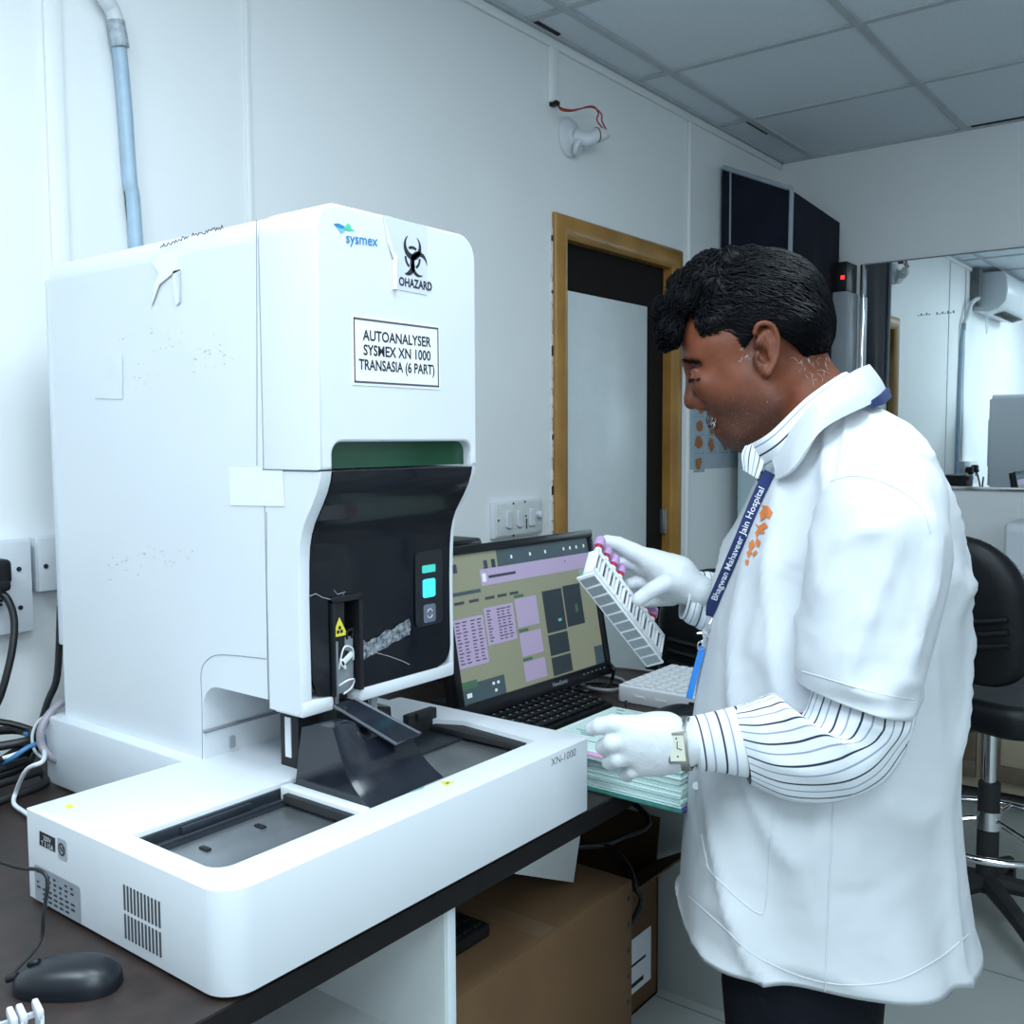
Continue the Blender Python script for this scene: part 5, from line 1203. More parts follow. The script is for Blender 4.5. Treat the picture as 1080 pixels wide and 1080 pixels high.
for sgn in (1, -1):
    def gen(): t = random.random(); return 719+21*t+random.uniform(-1, 1), 381.5-2.5*math.sin(t*2.4)+random.uniform(-1.8, 1.8), sgn*(.012+.036*t)
    tuft(130, gen, .009, .0005, (.6, .1, .9*sgn), 'eyebrow', [hb_, greyh])
    def gen(): t = random.random(); return 729+12*t, 399.5+1.0*t, sgn*(.022+.022*t)
    tuft(90, gen, .0060, .00042, (-.6, -.6, .3*sgn), 'eyelashes', [hb_, greyh])
def gen(): t = random.uniform(-1, 1); return 744+7*abs(t)+random.uniform(-2.5, 3.2), 438.5+5.5*abs(t)+random.uniform(-2.4, 2.4), .027*t
tuft(330, gen, .0095, .0005, (-.1, -1, .0), 'moustache', [hb_, greyh], .30)

# --- clothes
def cloth(name, col, bump=.25, bs=14, rough=.75):
    m = mat(name, col, rough, var=.02, scale=6); nt = m.node_tree; b = nt.nodes['Principled BSDF']
    tc = nt.nodes.new('ShaderNodeTexCoord'); n = nt.nodes.new('ShaderNodeTexNoise'); n.inputs['Scale'].default_value = bs; n.inputs['Detail'].default_value = 2
    n.inputs['Distortion'].default_value = .6
    bp = nt.nodes.new('ShaderNodeBump'); bp.inputs['Strength'].default_value = bump; bp.inputs['Distance'].default_value = .02
    nt.links.new(tc.outputs['Object'], n.inputs['Vector']); nt.links.new(n.outputs['Fac'], bp.inputs['Height']); nt.links.new(bp.outputs['Normal'], b.inputs['Normal']); return m
coatm = cloth('coat_white', (.60, .625, .66), .35, 9)
stitch = mat('coat_stitch', (.62, .65, .70), .8, var=.05)
# striped shirt cloth: stripes follow the UV map
def striped(name, axis, freq):
    m = bpy.data.materials.new(name); m.use_nodes = True; nt = m.node_tree; b = nt.nodes['Principled BSDF']; b.inputs['Roughness'].default_value = .75
    uv = nt.nodes.new('ShaderNodeUVMap'); sp_ = nt.nodes.new('ShaderNodeSeparateXYZ'); mu = nt.nodes.new('ShaderNodeMath'); mu.operation = 'MULTIPLY'; mu.inputs[1].default_value = freq
    fr_ = nt.nodes.new('ShaderNodeMath'); fr_.operation = 'FRACT'; cr_ = nt.nodes.new('ShaderNodeValToRGB'); cr_.color_ramp.interpolation = 'LINEAR'
    e = cr_.color_ramp.elements; e[0].position = 0; e[0].color = (.80, .83, .88, 1); e[1].position = 1; e[1].color = (.80, .83, .88, 1)
    for p_, c_ in ((.20, (.80, .83, .88, 1)), (.23, (.30, .34, .46, 1)), (.28, (.30, .34, .46, 1)), (.31, (.80, .83, .88, 1)), (.66, (.80, .83, .88, 1)), (.69, (.012, .016, .05, 1)), (.76, (.012, .016, .05, 1)), (.79, (.80, .83, .88, 1))):
        q_ = e.new(p_); q_.color = c_
    nt.links.new(uv.outputs['UV'], sp_.inputs[0]); nt.links.new(sp_.outputs[axis], mu.inputs[0]); nt.links.new(mu.outputs[0], fr_.inputs[0]); nt.links.new(fr_.outputs[0], cr_.inputs['Fac']); nt.links.new(cr_.outputs['Color'], b.inputs['Base Color']); return m
# coat body: rows are horizontal slices; (photo row, left px, right px, half depth, centre depth offset, far-half depth)
rowsC = [(424, 858, 912, .050, .0), (434, 850, 934, .075, .0), (446, 838, 956, .105, .0), (460, 825, 972, .135, .0), (476, 812, 986, .160, .0), (494, 801, 996, .178, .0), (516, 792, 1006, .190, .0), (545, 781, 1014, .196, .0), (580, 768, 1018, .198, .0), (620, 757, 1020, .198, .0), (660, 746, 1020, .195, .0), (700, 738, 1019, .190, .0), (740, 732, 1016, .185, .0), (780, 728, 1014, .184, .0), (820, 725, 1013, .186, .0), (860, 722, 1016, .190, .0), (895, 719, 1020, .194, .0), (925, 717, 1025, .198, .0), (955, 715, 1030, .202, .0)]
zrows = [tl(800, r[0])[1] for r in rowsC]
NU = 120
def fold(u, v, a, z):
    """cloth folds: a angle (0 right/back, pi/2 near, pi front), z height"""
    d = 0
    n = noise.noise
    d += .010*n(Vector((math.cos(a)*2.2, math.sin(a)*2.2, z*1.6+4)))
    low = max(0, min(1, (1.05-z)/.45)); d += low*.016*math.sin(a*5+1.2*math.sin(z*5)+.6)*(.5+.5*n(Vector((math.sin(a)*1.5, z*1.2, 9))))
    r1 = 1-abs(n(Vector((math.sin(a)*1.7+z*3.2, z*2.0+math.cos(a)*1.1, 2.2)))); d += .017*(r1**6-.2)
    r2 = 1-abs(n(Vector((math.sin(a)*2.2-z*4.0, z*3.0+math.cos(a)*1.6, 7.7)))); d += .012*(r2**7-.15)*(1 if z > .75 else .6)
    return d
dense = np.interp(np.linspace(0, len(rowsC)-1, 90), range(len(rowsC)), range(len(rowsC)))
def pxof(p): q = np.asarray(p)-CAMP; return 540+FPX*(q@CR)/(q@CF)
_crow = {}
def crow(t):
    if t in _crow: return _crow[t]
    xs_ = range(len(rowsC)); f_ = lambda k: float(np.interp(t, xs_, [r[k] for r in rowsC]))
    py, lp, rp, hb2 = f_(0), f_(1), f_(2), f_(3); ul, z = tl(lp, py); ur, _ = tl(rp, py)
    for _ in range(6):                      # fit so that the rounded slice itself spans the measured outline
        c, a_ = (ul+ur)/2, (ur-ul)/2; pr = []
        for k in range(48):
            ca, sa = math.cos(2*math.pi*k/48), math.sin(2*math.pi*k/48); ex_ = 2/2.35
            pr.append(pxof(wpt(c+a_*math.copysign(abs(ca)**ex_, ca), z, hb2*math.copysign(abs(sa)**ex_, sa))))
        ul += (lp-min(pr))*DM/FPX*.9; ur += (rp-max(pr))*DM/FPX*.9
    _crow[t] = (ul, ur, z, hb2); return _crow[t]
G = []
for t in np.linspace(0, len(rowsC)-1, 100):
    ul, ur, z, hb2 = crow(t); c = (ul+ur)/2; a_ = (ur-ul)/2; row = []
    for k in range(NU):
        an_ = 2*math.pi*k/NU; ca, sa = math.cos(an_), math.sin(an_)
        ex_ = 2/2.35; x = math.copysign(abs(ca)**ex_, ca); y = math.copysign(abs(sa)**ex_, sa)
        dsp = fold(x, y, an_, z)*min(1, t/3)*(1-.75*abs(ca)**6)
        hemlow = 0
        row.append(wpt(c+(a_+dsp)*x, z, (hb2+dsp)*y))
    G.append(row)
# flared hem at the back right, cut-away corner at the front
zlast = crow(len(rowsC)-1)[2]
ul, ur, z, hb2 = crow(len(rowsC)-1); c = (ul+ur)/2; a_ = (ur-ul)/2
for s_ in (.25, .5, .75, 1.0, 1.04):
    row = []
    for k in range(NU):
        an_ = 2*math.pi*k/NU; ca, sa = math.cos(an_), math.sin(an_); ex_ = 2/2.35; x = math.copysign(abs(ca)**ex_, ca); y = math.copysign(abs(sa)**ex_, sa)
        dsp = fold(x, y, an_, z-.05*s_)*(1-.75*abs(ca)**6)
        drop = s_*(.010+.022*max(0, (x+1)/2)**.8+.012*max(0, 1-x*x)+.008*math.sin(an_*3)); fl_ = 1+.05*s_*max(0, x)**2+.015*s_
        inn_ = .985 if s_ > 1.01 else 1
        row.append(wpt(c+(a_+dsp)*x*fl_*inn_, z-drop+(.004 if s_ > 1.01 else 0), (hb2+dsp)*y*fl_*inn_))
    G.append(row)
# inner lining so the hem has thickness
for s_ in (.9, .5):
    G.append([tuple(np.array(p)*1.0+(np.array(wpt(c, p[2], 0))-np.array(p))*.05+np.array([0, 0, .03*(1-s_)])) for p in G[-1]])
cg = MB().grid(G, closed_v=True)
coat = cg.build('lab_coat', coatm, man, smooth=180, sharp=False)
cbv = BVHTree.FromPolygons([Vector(v) for v in cg.v], cg.f)
def hit(px, py, off=.001, tree=None):
    d = ray(px, py); loc, nrm, i, dist = (tree or cbv).ray_cast(Vector(CAMP), Vector(d).normalized())
    if loc is None: return None
    n = Vector(nrm); n = n if n.dot(Vector(d)) < 0 else -n
    return np.array(loc+n*off)
def seam(pts, r=.0011, off=.0002, name='coat_seam', m=None, tree=None, parent=None):
    q_ = []
    pts = catmull([np.array(p, float) for p in pts], 8)
    for x, y in pts:
        h = hit(x, y, off, tree)
        if h is not None: q_.append(h)
    if len(q_) > 2: return MB().tube(q_, r, 6, smooth=False).build(name, m or stitch, parent or coat)
seam([(880, 835), (876, 900), (873, 970), (870, 1045)])
seam([(735, 560+150), (728, 800), (726, 900), (728, 958)]) if 0 else None
seam([(740, 880), (745, 905), (752, 922), (797, 962), (808, 951), (812, 900), (815, 855)], name='coat_pocket')
seam([(726, 945), (760, 975), (800, 1010), (868, 1036), (935, 1036), (985, 1014), (1022, 985)], .0009, name='hem_stitch')
for (x, y) in ((735.5, 829), (747, 668)):
    h = hit(x, y, .0015)
    if h is not None: MB().lathe([(.0055, 0), (.006, .001), (.005, .002), (.003, .0016)], h, -ray(x, y)+np.array([0, .2, 0]), 16).build('button', M['plast'], coat)
# orange emblem on the breast: small tiles lying on the cloth
og = mat('emblem_orange', (.72, .20, .045), .6, var=.1)
em_ = MB()
for poly in ([(804, 533), (811, 534), (815.5, 541), (811.5, 548), (808, 545)], [(805, 537), (808, 546), (803, 550), (802, 541)], [(797, 552), (801, 555), (807, 551), (811, 556), (805, 559), (808, 562), (801, 563), (799, 568), (797, 562), (800, 558)],
             [(799, 567), (803, 572), (800.5, 578), (797, 573)], [(791, 572), (795, 569), (797, 576), (793, 581), (790, 578)], [(788, 583), (791, 580), (794, 583), (790, 589)], [(787, 590), (790.5, 591), (789, 597), (786.5, 595)], [(794, 584), (798, 580), (799.5, 583), (795, 588)]):
    q_ = [hit(x, y, .0012) for x, y in poly]
    if all(p is not None for p in q_): em_.add(q_, [tuple(range(len(q_)))])
em_.build('breast_emblem', og, coat, smooth=0)

# sleeve of the coat (short, wide) : rings along the arm
def ringtube(specs, nu=48, mi=0, dens=8, foldf=None, pw=2.0):
    """specs: (left px, left py, right px, right py, depth offset w, half thickness)"""
    S_ = np.array(specs, float); n = len(S_); T = np.linspace(0, n-1, (n-1)*dens+1); cols = [np.interp(T, range(n), S_[:, k]) for k in range(6)]
    # smooth
    C = []
    for k in range(6):
        C.append(np.array(catmull([np.array([v]) for v in S_[:, k]], dens)).ravel())
    G = []
    for i in range(len(C[0])):
        lx, ly, rx, ry, w, th = [c[i] for c in C]
        A_ = TL(lx, ly, w); B_ = TL(rx, ry, w); c = (A_+B_)/2; e = (B_-A_)/2; row = []
        near = -fh
        for k in range(nu):
            a = 2*math.pi*k/nu; ca, sa = math.cos(a), math.sin(a); x = math.copysign(abs(ca)**(2/pw), ca); y = math.copysign(abs(sa)**(2/pw), sa)
            d = foldf(a, i/(len(C[0])-1)) if foldf else 0
            le = np.linalg.norm(e); row.append(c+e*x*(1+.3*d/le)+near*(th+d)*y)
        G.append(row)
    return G
def sf(a, t):
    n = noise.noise; r1 = 1-abs(n(Vector((math.cos(a)*1.3+t*1.5, math.sin(a)*1.3, t*2.5+1)))); r2 = 1-abs(n(Vector((math.sin(a)*.9+t*3, t*4-math.cos(a)*.5, 5.5))))
    return (.015*(r1**5-.2)+.010*(r2**6-.15))*min(1, t*3)
slv = [(884, 486, 962, 470, .135, .050), (868, 520, 990, 505, .165, .070), (858, 560, 997, 552, .182, .080), (850, 610, 996, 610, .192, .086), (844, 660, 980, 680, .200, .088), (842, 700, 966, 724, .204, .086), (845, 722, 956, 749, .206, .082)]
Gs = ringtube(slv, foldf=sf)
inner = [[tuple(np.array(p)*.94+np.mean(np.array(r), axis=0)*.06) for p in r] for r in (Gs[-1], Gs[-4], Gs[-10])]
sg_ = MB().grid(Gs+inner, closed_v=True); slo = sg_.build('coat_sleeve', coatm, man, smooth=180, sharp=False)
stree = BVHTree.FromPolygons([Vector(v) for v in sg_.v], sg_.f)
seam([(846, 708), (880, 718), (920, 730), (964, 738)], .0009, tree=stree, parent=slo, name='cuff_stitch')
def hit2(x, y):
    h = [p for p in (hit(x, y, .0003), hit(x, y, .0003, stree)) if p is not None]
    return min(h, key=lambda p: (p-CAMP)@CF)
MB().tube([hit2(*p) for p in catmull([np.array(p, float) for p in ((876, 508), (901, 502), (934, 510), (962, 526), (976, 544), (981, 562))], 6)], .0010, 6, smooth=False).build('armhole_seam', stitch, slo)
# shirt sleeve, left arm
def sf2(a, t):
    n = noise.noise; r1 = 1-abs(n(Vector((math.cos(a)*1.2, math.sin(a)*1.2, t*3.5+1)))); r2 = 1-abs(n(Vector((math.sin(a)*1.1+t*3, t*5, 5.5))))
    k = min(1, (1-t)*4); return (.008*(r1**3-.3)+.003*(r2**4-.2))*k
shL = striped('shirt_stripe_along', 'X', 15)
sh1 = [(868, 700, 968, 716, .205, .070), (858, 738, 964, 745, .208, .070), (846, 760, 955, 772, .208, .068), (822, 735, 930, 820, .205, .066), (805, 738, 880, 842, .196, .060), (788, 744, 830, 842, .185, .050), (772, 748, 790, 826, .170, .038)]
Gh = ringtube(sh1, foldf=sf2)
MB().grid(Gh, closed_v=True).build('shirt_sleeve', shL, man, smooth=180, sharp=False)
shC = striped('shirt_stripe_round', 'Y', 4.2)
cuf = [(790, 742, 806, 822, .176, .040), (770, 747, 782, 818, .168, .036), (750, 752, 760, 814, .155, .0345), (731, 756, 740, 812, .140, .0335), (725, 757, 734, 811, .136, .0330)]
Gc_ = ringtube(cuf, dens=6); Gc_ += [[tuple(np.array(p)*.86+np.mean(np.array(Gc_[-1]), axis=0)*.14) for p in Gc_[-1]], [tuple(np.array(p)*.86+np.mean(np.array(Gc_[-6]), axis=0)*.14) for p in Gc_[-6]]]
MB().grid(Gc_, closed_v=True).build('shirt_cuff', shC, man, smooth=180, sharp=False)
# right shirt cuff and sleeve (emerging behind the chest)
cufR = [(842, 640, 842, 726, -.20, .055), (800, 622, 800, 700, -.19, .046), (766, 606, 758, 674, -.182, .040), (744, 603, 734, 662, -.176, .0375), (727, 600, 717, 652, -.172, .038)]
GR = ringtube(cufR, dens=8, foldf=lambda a, t: .003*math.sin(t*38+math.sin(a)*1.5)*min(1, t*2)); GR += [[tuple(np.array(p)*.86+np.mean(np.array(GR[-1]), axis=0)*.14) for p in GR[-1]], [tuple(np.array(p)*.86+np.mean(np.array(GR[-6]), axis=0)*.14) for p in GR[-6]]]
MB().grid(GR, closed_v=True).build('shirt_cuff', striped('shirt_stripe_round_far', 'Y', 6.5), man, smooth=180, sharp=False)
slR = [(850, 500, 930, 480, -.13, .05), (838, 560, 930, 560, -.18, .075), (812, 640, 905, 650, -.20, .080), (800, 690, 890, 720, -.205, .078)]
MB().grid(ringtube(slR), closed_v=True).build('coat_sleeve', coatm, man, smooth=180, sharp=False)

# collars: bands round the neck, near side measured, far side mirrored
def band(up, lo_, th, n=40):
    """up, lo_: (px, py, w) from the back of the neck round the near side to the throat"""
    def full(q_):
        near = catmull([np.array(p, float) for p in q_], 10); far = [np.array([p[0], p[1], -p[2]]) for p in near[::-1]]
        return [TL(*p) for p in far[:-1]], [TL(*p) for p in near]
    fu, nu_ = full(up); fl2, nl = full(lo_)
    U = fu+nu_; Lw = fl2+nl
    U = fu[::1]+nu_; G = []
    for s_ in np.linspace(0, 1, 7): G.append([u*(1-s_)+l*s_ + (-0)*u for u, l in zip(U, Lw)])
    return np.array(G)
# shirt collar
upS = [(893, 392, .0), (884, 396, .060), (850, 420, .088), (812, 456, .072), (788, 470, .030)]
loS = [(908, 408, .0), (896, 418, .066), (868, 440, .097), (832, 480, .084), (806, 499, .036)]
def halfband(up, lo_, sgn):
    a = catmull([np.array(p, float) for p in up], 10); b2 = catmull([np.array(p, float) for p in lo_], 10)
    A_ = [TL(p[0], p[1], p[2]*sgn) for p in a]; B_ = [TL(p[0], p[1], p[2]*sgn) for p in b2]
    return np.array([[u*(1-s_)+l*s_-fh*sgn*.006*math.sin(math.pi*s_) for u, l in zip(A_, B_)] for s_ in np.linspace(0, 1, 8)])
sc_m = striped('shirt_collar_stripe', 'Y', 1.6)
for sgn in (1, -1):
    g_ = halfband(upS, loS, sgn); MB().sheet(g_ if sgn < 0 else g_[:, ::-1], .003).build('shirt_collar', sc_m, man, smooth=60)
# shirt front tab under the chin
tabA = [(786, 470, .034), (782, 480, .030), (784, 496, .026)]; tabB = [(806, 468, .052), (806, 486, .05), (799, 505, .044)]
gq = np.array([[TL(*(np.array(a)*(1-s_)+np.array(b2)*s_)) for s_ in np.linspace(0, 1, 6)] for a, b2 in zip(catmull([np.array(p, float) for p in tabA], 5), catmull([np.array(p, float) for p in tabB], 5))])
MB().sheet(gq, .003).build('shirt_collar_tip', striped('shirt_tab_stripe', 'X', 2.2), man, smooth=60)
# shirt front in the coat opening
frn = np.array([[TL(784+4*i-0*j, 492+9*i+1.5*j, .03-.02*j) for j in range(5)] for i in range(5)])
# coat collar
upC = [(917, 384, .0), (899, 392, .078), (870, 412, .108), (841, 444, .100), (813, 482, .062)]
loC = [(936, 413, .0), (920, 425, .098), (869, 452, .136), (837, 493, .125), (818, 506, .082)]
for sgn in (1, -1):
    g_ = halfband(upC, loC, sgn); MB().sheet(g_ if sgn < 0 else g_[:, ::-1], .005).build('coat_collar', coatm, man, smooth=60)
seam([(915, 424), (880, 448), (842, 488)], .0012, name='collar_seam') if 0 else None

# trousers and shoes
tm = cloth('trouser_navy', (.0045, .0055, .010), .3, 20, .8); tm.node_tree.nodes['Principled BSDF'].inputs['Specular IOR Level'].default_value = .15
tr2 = MB()
for w in (.085, -.085):
    G = []
    for z, a_, b2, du in ((.80, .11, .08, 0), (.72, .114, .092, .0), (.55, .112, .098, -.002), (.40, .102, .09, .0), (.22, .094, .085, .008), (.09, .092, .085, .014), (.055, .092, .085, .014)):
        hp_ = TL(850, 860, w); cu_ = hp_@rh; row = []
        for k in range(36):
            an_ = 2*math.pi*k/36; d = .006*noise.noise(Vector((math.cos(an_)*2, math.sin(an_)*2, z*5))); row.append(wpt(cu_+du+(a_+d)*math.cos(an_), z, w+(b2+d)*math.sin(an_)*.88))
        G.append(row)
    tr2.grid(G, closed_v=True)
tr2.build('trousers', tm, man, smooth=180, sharp=False)
for w in (.085, -.085):
    hp_ = TL(850, 860, w); cu_ = hp_@rh; G = []
    for t in np.linspace(0, 1, 14):
        u = cu_+.09-.27*t; wd = .038+.014*math.sin(math.pi*min(1, t*1.05))**.8; ht = .085-.045*t if t < .9 else .035
        e_ = .25 if t in (0, 1) else 1; row = []
        for k in range(20):
            an_ = 2*math.pi*k/20; row.append(wpt(u, max(.001, .04*ht/.06+ht*.6*math.sin(an_)*e_), w+wd*e_*math.cos(an_)))
        G.append(row)
    MB().grid(G, closed_v=True).build('shoe', M['leather'], man, smooth=180, sharp=False)

# --- gloves
glm = cloth('glove_latex', (.62, .645, .67), .10, 60, .5)
def glove(F, ops, h, name='glove', relax=1, pad=.03):
    pts = np.array(ops['pts']); lo, hi = pts.min(0)-pad, pts.max(0)+pad
    V, Q = surface_nets(ops['sdf'], lo, hi, h, relax); m_ = MB(); m_.add(F.w(V), [tuple(f) for f in Q]); return m_.build(name, glm, man, smooth=180, sharp=False)
# left hand over the ledger: back of the hand towards us, fingers pointing left and curled away
DL = 1.325; LF = Frame(680, 785, DL); l = LF.l; s = SDF(); pts = []
def fing(points, rs, k=.005):
    q_ = [l(*p) for p in points]; pts.extend(q_); s.chain(q_, rs, k, k2=.0012)
s.ell(l(690, 784, .0), (.036, .037, .022), None); pts.append(l(690, 784))
s.rc(l(716, 784, -.002), l(698, 784, 0), .0285, .031, k=.02)
for (k0_, kk_) in (((704, 768, .006), (665, 767, .010)), ((705, 777, .010), (661, 780, .014)), ((705, 789, .008), (665, 794, .010)), ((706, 799, .002), (677, 806, .002))):
    s.rc(l(*k0_), l(*kk_), .019, .0145, k=.016); pts.append(l(*kk_))
fing([(665, 766, .010), (646, 763.5, .010), (632, 766, .004), (624, 769, -.004)], [.0138, .0125, .0115, .0090], .006)
fing([(661, 781, .014), (645, 784, .014), (637, 788, -.002), (637, 790, -.020)], [.0136, .0122, .0114, .0096], .004)
fing([(665, 796, .010), (651, 800.5, .010), (643, 804, -.006), (645, 805, -.022)], [.0130, .0115, .0106, .0090], .004)
fing([(678, 808, .002), (667, 813.5, .003), (660, 817, -.010), (662, 819, -.022)], [.0115, .0098, .0090, .0078], .004)
fing([(702, 770, -.020), (683, 774, -.036), (664, 780, -.046), (648, 784, -.050)], [.020, .0165, .0125, .0105], .014)
s.rc(l(722, 785, -.004), l(714, 785, -.002), .0295, .0290, k=.01); pts.append(l(724, 785)); pts.append(l(690, 750)); pts.append(l(690, 822))
glove(LF, {'sdf': s, 'pts': pts}, .0020)
# right hand holding the rack from behind, thumb in front
DR = 1.62; RF = Frame(690, 610, DR); l = RF.l; s = SDF(); pts = []
s.rc(l(738, 624, .0), l(716, 616, -.010), .027, .030, k=.02); s.ell(l(706, 609, -.020), (.032, .032, .020), None, k=.02)
s.rc(l(716, 604, -.008), l(690, 593, -.016), .026, .020, k=.02)
fing([(692, 594, -.016), (668, 582, -.020), (652, 574, -.022), (640, 571, -.020)], [.0175, .0150, .0130, .0110], .012)
fing([(694, 604, -.024), (674, 596, -.034), (660, 592, -.034), (650, 594, -.026)], [.0165, .0140, .0125, .0105], .010)
fing([(700, 618, -.028), (684, 614, -.042), (672, 614, -.042), (664, 616, -.036)], [.0160, .0135, .0120, .010], .010)
fing([(708, 630, -.026), (696, 632, -.042), (686, 634, -.046), (680, 636, -.042)], [.0145, .0120, .0105, .009], .010)
fing([(719, 618, .004), (702, 615, .028), (688, 622, .036), (674, 632, .035)], [.021, .0150, .0128, .0118], .010)
pts += [l(738, 622), l(710, 655), l(710, 585, .05), l(690, 600, -.06)]
glove(RF, {'sdf': s, 'pts': pts}, .0022)
# wristwatch on the left wrist
wt_ = MB(); wa = l2 = LF.l(715, 783, 0); c = LF.w(LF.l(720.5, 784, .0)); ax_ = TL(760, 783, .15)-TL(715, 784, .13); ax_ /= np.linalg.norm(ax_)
n1 = CU-ax_*(CU@ax_); n1 /= np.linalg.norm(n1); n2 = np.cross(ax_, n1); n2 = n2 if n2@CF < 0 else -n2
prof_ = [(.0322, -.0105), (.0350, -.0095), (.0350, .0095), (.0322, .0105), (.0318, 0)]
ring_ = []
nseg = 44
for k in range(nseg):
    a = 2*math.pi*k/nseg; ring_.append([c+ax_*h_*(1+.0)+(n1*math.cos(a)*1.02+n2*math.sin(a)*.98)*(r_+(.0006 if k % 2 else 0)) for r_, h_ in prof_])
wb_ = MB().grid(ring_, closed_u=True, closed_v=True).build('wristwatch', mat('watch_steel', (.42, .40, .36), .28, metal=.9, var=.15, scale=60), man)
fd = (n2*.95+n1*.05); fd /= np.linalg.norm(fd); up_ = n1-fd*(n1@fd); up_ /= np.linalg.norm(up_)
fc = c+fd*.0345
MB().obox(fc-ax_*.0130-up_*.0205-fd*.004, ax_*.026, up_*.041, fd*.0085, .002).build('watch_case', MATS['watch_steel'], wb_)
dl = MB().obox(fc-ax_*.0100-up_*.0165+fd*.0042, ax_*.020, up_*.033, fd*.0006, 0, 0)
for v_ in (up_*.009+ax_*.001, -up_*.002+ax_*.006): dl.tube([fc+fd*.0051, fc+fd*.0051+v_], .0006, 5, 1, smooth=False)
for sg2 in (1, -1): dl.obox(fc+fd*.0047+up_*.0115*sg2-ax_*.001, ax_*.002, up_*.002, fd*.0004, 0, 1)
dl.build('watch_dial', [mat('dial_cream', (.62, .62, .52), .3, var=.05), M['ink']], wb_)

# --- lanyard with badge clip and blue strap
ly = MB(); lym = mat('lanyard_blue', (.012, .028, .13), .6, var=.15, scale=60)
ctl = [(812, 498), (801, 520), (791, 543), (781, 568), (770, 594), (760, 617), (752, 636), (748, 650)]
cc = catmull([np.array(p, float) for p in ctl], 6); Lr = []
for i, p in enumerate(cc):
    t = cc[min(i+1, len(cc)-1)]-cc[max(i-1, 0)]; t /= np.linalg.norm(t); nr = np.array([-t[1], t[0]]); wd = 6.2 if i < len(cc)-6 else 6.2-.5*(i-len(cc)+6)
    a1, b1 = p+nr*wd, p-nr*wd
    ha, hb3 = hit(a1[0], a1[1], .004), hit(b1[0], b1[1], .004)
    cen = hit(p[0], p[1], .004)
    dep = [(h-CAMP)@CF for h in (ha, hb3, cen) if h is not None]; D_ = min(dep) if dep else 1.44
    Lr.append([P(a1[0], a1[1], D_), P(*p, D_-.001), P(b1[0], b1[1], D_)])
Lr = np.array(Lr)
for k in range(3):
    dcol = (Lr[:, k]-CAMP)@CF; ker = np.convolve(np.pad(dcol, 4, 'edge'), np.ones(9)/9, 'valid')-.002
    Lr[:, k] = CAMP+(Lr[:, k]-CAMP)*(ker/dcol)[:, None]
lyo = thing('lanyard', tuple(Lr[-1][1]*np.array([1, 1, 1])), 'dark blue lettered lanyard with a steel clip and bright blue strap on the coat front', 'lanyard')
ly.sheet(Lr, .0012)
qb = [TL(934, 412, 0), TL(926, 420, .085), TL(903, 437, .125)]
rib = ly.build('ribbon', lym, lyo, smooth=60)
nk = MB().sheet(np.array([[TL(936, 408, .0), TL(928, 416, .07), TL(919, 422, .098)], [TL(940, 419, 0), TL(931, 427, .074), TL(917, 431, .103)]]), .0015).build('neck_ribbon', lym, lyo)
# lettering along the ribbon, reading upwards
a1, b1 = Lr[-8][1], Lr[6][1]; ex_ = b1-a1; le = np.linalg.norm(ex_); ex_ /= le; vd = (CAMP-(a1+b1)/2); vd /= np.linalg.norm(vd); ey2 = np.cross(vd, ex_)
lt = MB(); msg = 'Bhagwan Mahaveer Jain Hospital'; i0 = len(lt.v)
lt.text(msg, (0, 0, 0), X, Zv, .0128, 0, align='LEFT', bold=.012)
wmax = max(v[0] for v in lt.v); nv_ = []
cl_ = Lr[::-1][7:-4]; seglen = np.concatenate([[0], np.cumsum(np.linalg.norm(np.diff(cl_[:, 1], axis=0), axis=1))])
for (x, y, z) in lt.v:
    sarc = x/wmax*seglen[-1]*.98; k = min(int(np.searchsorted(seglen, sarc)), len(seglen)-1); k = max(k, 1); f_ = (sarc-seglen[k-1])/(seglen[k]-seglen[k-1])
    cpt = cl_[k-1]*(1-f_)+cl_[k]*f_; side = cpt[2]-cpt[0]; side /= np.linalg.norm(side); side = side if side[2]+0*side[0] > 0 or True else -side
    upd = cpt[0]-cpt[2]; upd /= np.linalg.norm(upd)
    if upd@(-CR) < 0: upd = -upd
    nv_.append(tuple(cpt[1]+upd*z+vd*.0012))
lt.v = nv_; lt.build('lettering', mat('lanyard_print', (.75, .78, .85), .6, var=.03), lyo, smooth=0)
e0 = Lr[-1][1]
def LP(x, y): return P(x, y, (e0-CAMP)@CF-.006)
cw = MB().obox(LP(742, 664), LP(751, 652)-LP(742, 664)+0*X, (LP(747, 668)-LP(742, 664)), -CF*-.004, .001).build('clip_plate', M['chrome'], lyo)
hk = MB().tube([LP(743, 662), LP(741, 668), LP(743, 674), LP(740, 678)], .0016, 7).tube([LP(741, 676)+0*X, LP(736, 679), LP(737, 685), LP(742, 684), LP(744, 679)], .0012, 7, closed=True).tube([LP(735, 668), LP(741, 668), LP(748, 672)], .0016, 7)
hk.build('hook', M['chrome'], lyo)
sp2 = [(741, 682), (737, 698), (732, 716), (727, 737)]; Gq = []
for (x, y) in catmull([np.array(p, float) for p in sp2], 5): Gq.append([LP(x-3.2, y-.5), LP(x+3.2, y+.5)])
MB().sheet(np.array(Gq), .0035).build('badge_strap', mat('strap_blue', (.02, .20, .62), .4, var=.1), lyo)

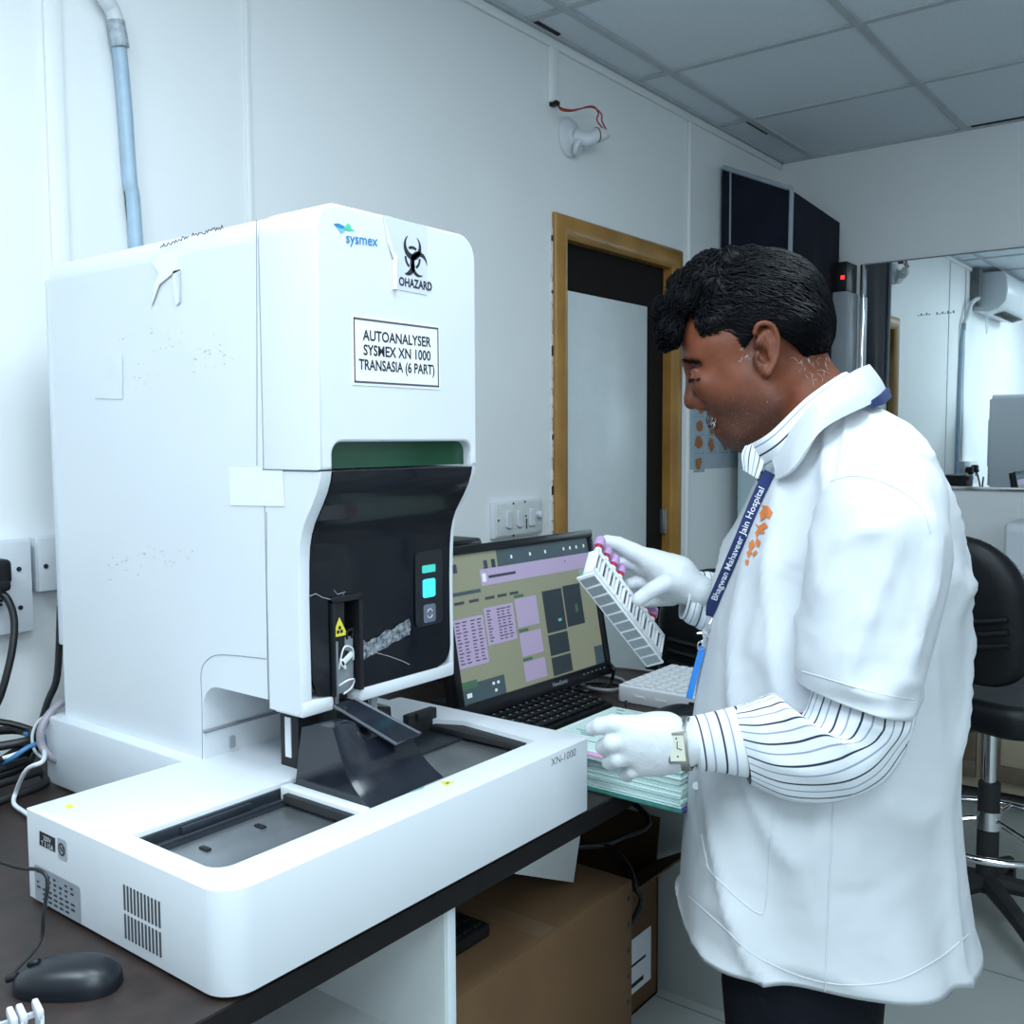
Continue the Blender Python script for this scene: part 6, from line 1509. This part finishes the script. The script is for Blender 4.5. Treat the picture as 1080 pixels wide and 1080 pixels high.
# --- the sample rack in the right hand and its tubes
mpx = 1.60/FPX
eL = (CR*76-CU*95)*mpx*1.0+CF*.092; eH = (-CR*9-CU*25.5)*mpx-CF*.044; eT = (-CR*10-CU*4)*mpx+CF*.0102
eL /= np.linalg.norm(eL); eH = eH-eL*(eH@eL); eH /= np.linalg.norm(eH); eT2 = np.cross(eL, eH); eT = eT2 if eT2@eT > 0 else -eT2
LR_, HR_, TR_ = .213, .058, .021
o = P(632, 578.5, 1.575)                                # upper front left corner
rk = thing('sample_rack', tuple(o+eH*HR_), 'white ten-place sample rack tilted in the gloved right hand', 'rack')
fr_ = MB(); pit = LR_/10
fr_.obox(o+eH*(HR_-.010), eL*LR_, eH*.010, eT*TR_, .0008); fr_.obox(o+eT*(TR_-.0025), eL*LR_, eH*HR_, eT*.0025, .0006)
fr_.obox(o, eL*LR_, eH*.0085, eT*.0025, .0006); fr_.obox(o+eH*.040, eL*LR_, eH*.012, eT*.0025, .0006)
for k in range(11): fr_.obox(o+eL*(pit*k-.0016*(k > 0)-(.0016 if k == 10 else 0)), eL*.0032, eH*HR_, eT*TR_, .0006)
for k in range(10): fr_.obox(o+eL*(pit*k+.010), eL*.0018, eH*.045, eT*.003, .0004)
fr_.obox(o+eH*(HR_-.001)-eT*.0035-eL*.003, eL*(LR_+.006), eH*.004, eT*(TR_+.011), .0008)
fr_.build('rack_body', MATS['tray_white'], rk)
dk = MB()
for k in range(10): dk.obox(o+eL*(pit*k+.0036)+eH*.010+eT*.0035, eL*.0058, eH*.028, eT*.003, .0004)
dk.build('slot_shadow_strips', mat('slot_shade', (.05, .055, .065), .6, var=.3), rk)  # dark strips set in the open slots, standing in for their shade
bs = MB()
for k in range(10):
    bs.obox(o+eH*(HR_+.0030)+eL*(pit*k+.0022)-eT*.0018, eL*(pit-.0044), eH*.0006, eT*(TR_+.006), 0, 0); bs.obox(o+eH*(HR_+.0036)+eL*(pit*k+.005)+eT*.004, eL*.008, eH*.0003, eT*.0008, 0, 1); bs.obox(o+eH*(HR_+.0036)+eL*(pit*k+.005)+eT*.012, eL*.010, eH*.0003, eT*.0008, 0, 1)
bs.build('base_labels', [mat('base_grey', (.30, .33, .36), .4, var=.1), M['seam']], rk)
lil = mat('cap_lilac', (.50, .30, .56), .4, var=.08); redm = mat('cap_red', (.42, .015, .03), .4, var=.1); blood = mat('blood_dark', (.10, .006, .008), .2, var=.2); lab = mat('tube_label', (.78, .80, .84), .6, var=.05)
tl_ = {0: 'lilac-capped blood tube at the upper left end of the held rack', 1: 'lilac-capped blood tube second from the upper end of the held rack', 2: 'lilac-capped blood tube third from the upper end of the held rack', 3: 'lilac-capped blood tube just above the gloved thumb in the rack', 7: 'lilac-capped blood tube just below the gloved thumb in the rack', 8: 'lilac-capped blood tube lowest in the held rack'}
for k in tl_:
    c = o+eL*(pit*(k+.5))+eT*.0105; t = thing('blood_tube', tuple(c+eH*.045), tl_[k], 'tube', 'capped blood tubes in the held rack')
    jit = rng.normal(0, .02, 3); ax2 = -eH+jit; ax2 /= np.linalg.norm(ax2)
    c = c+ax2*.006; MB().cyl(c+eH*.044, c+ax2*.008, .0062, seg=16).build('glass_tube', lab, t)
    MB().lathe([(.0064, .0062), (.0068, .007), (.0068, .0125)], c, ax2, 18).build('red_ring', redm, t)
    MB().lathe([(.0084, .0125), (.0091, .0135), (.0091, .028), (.0080, .0305), (.004, .031)], c, ax2, 20).build('cap', lil, t)
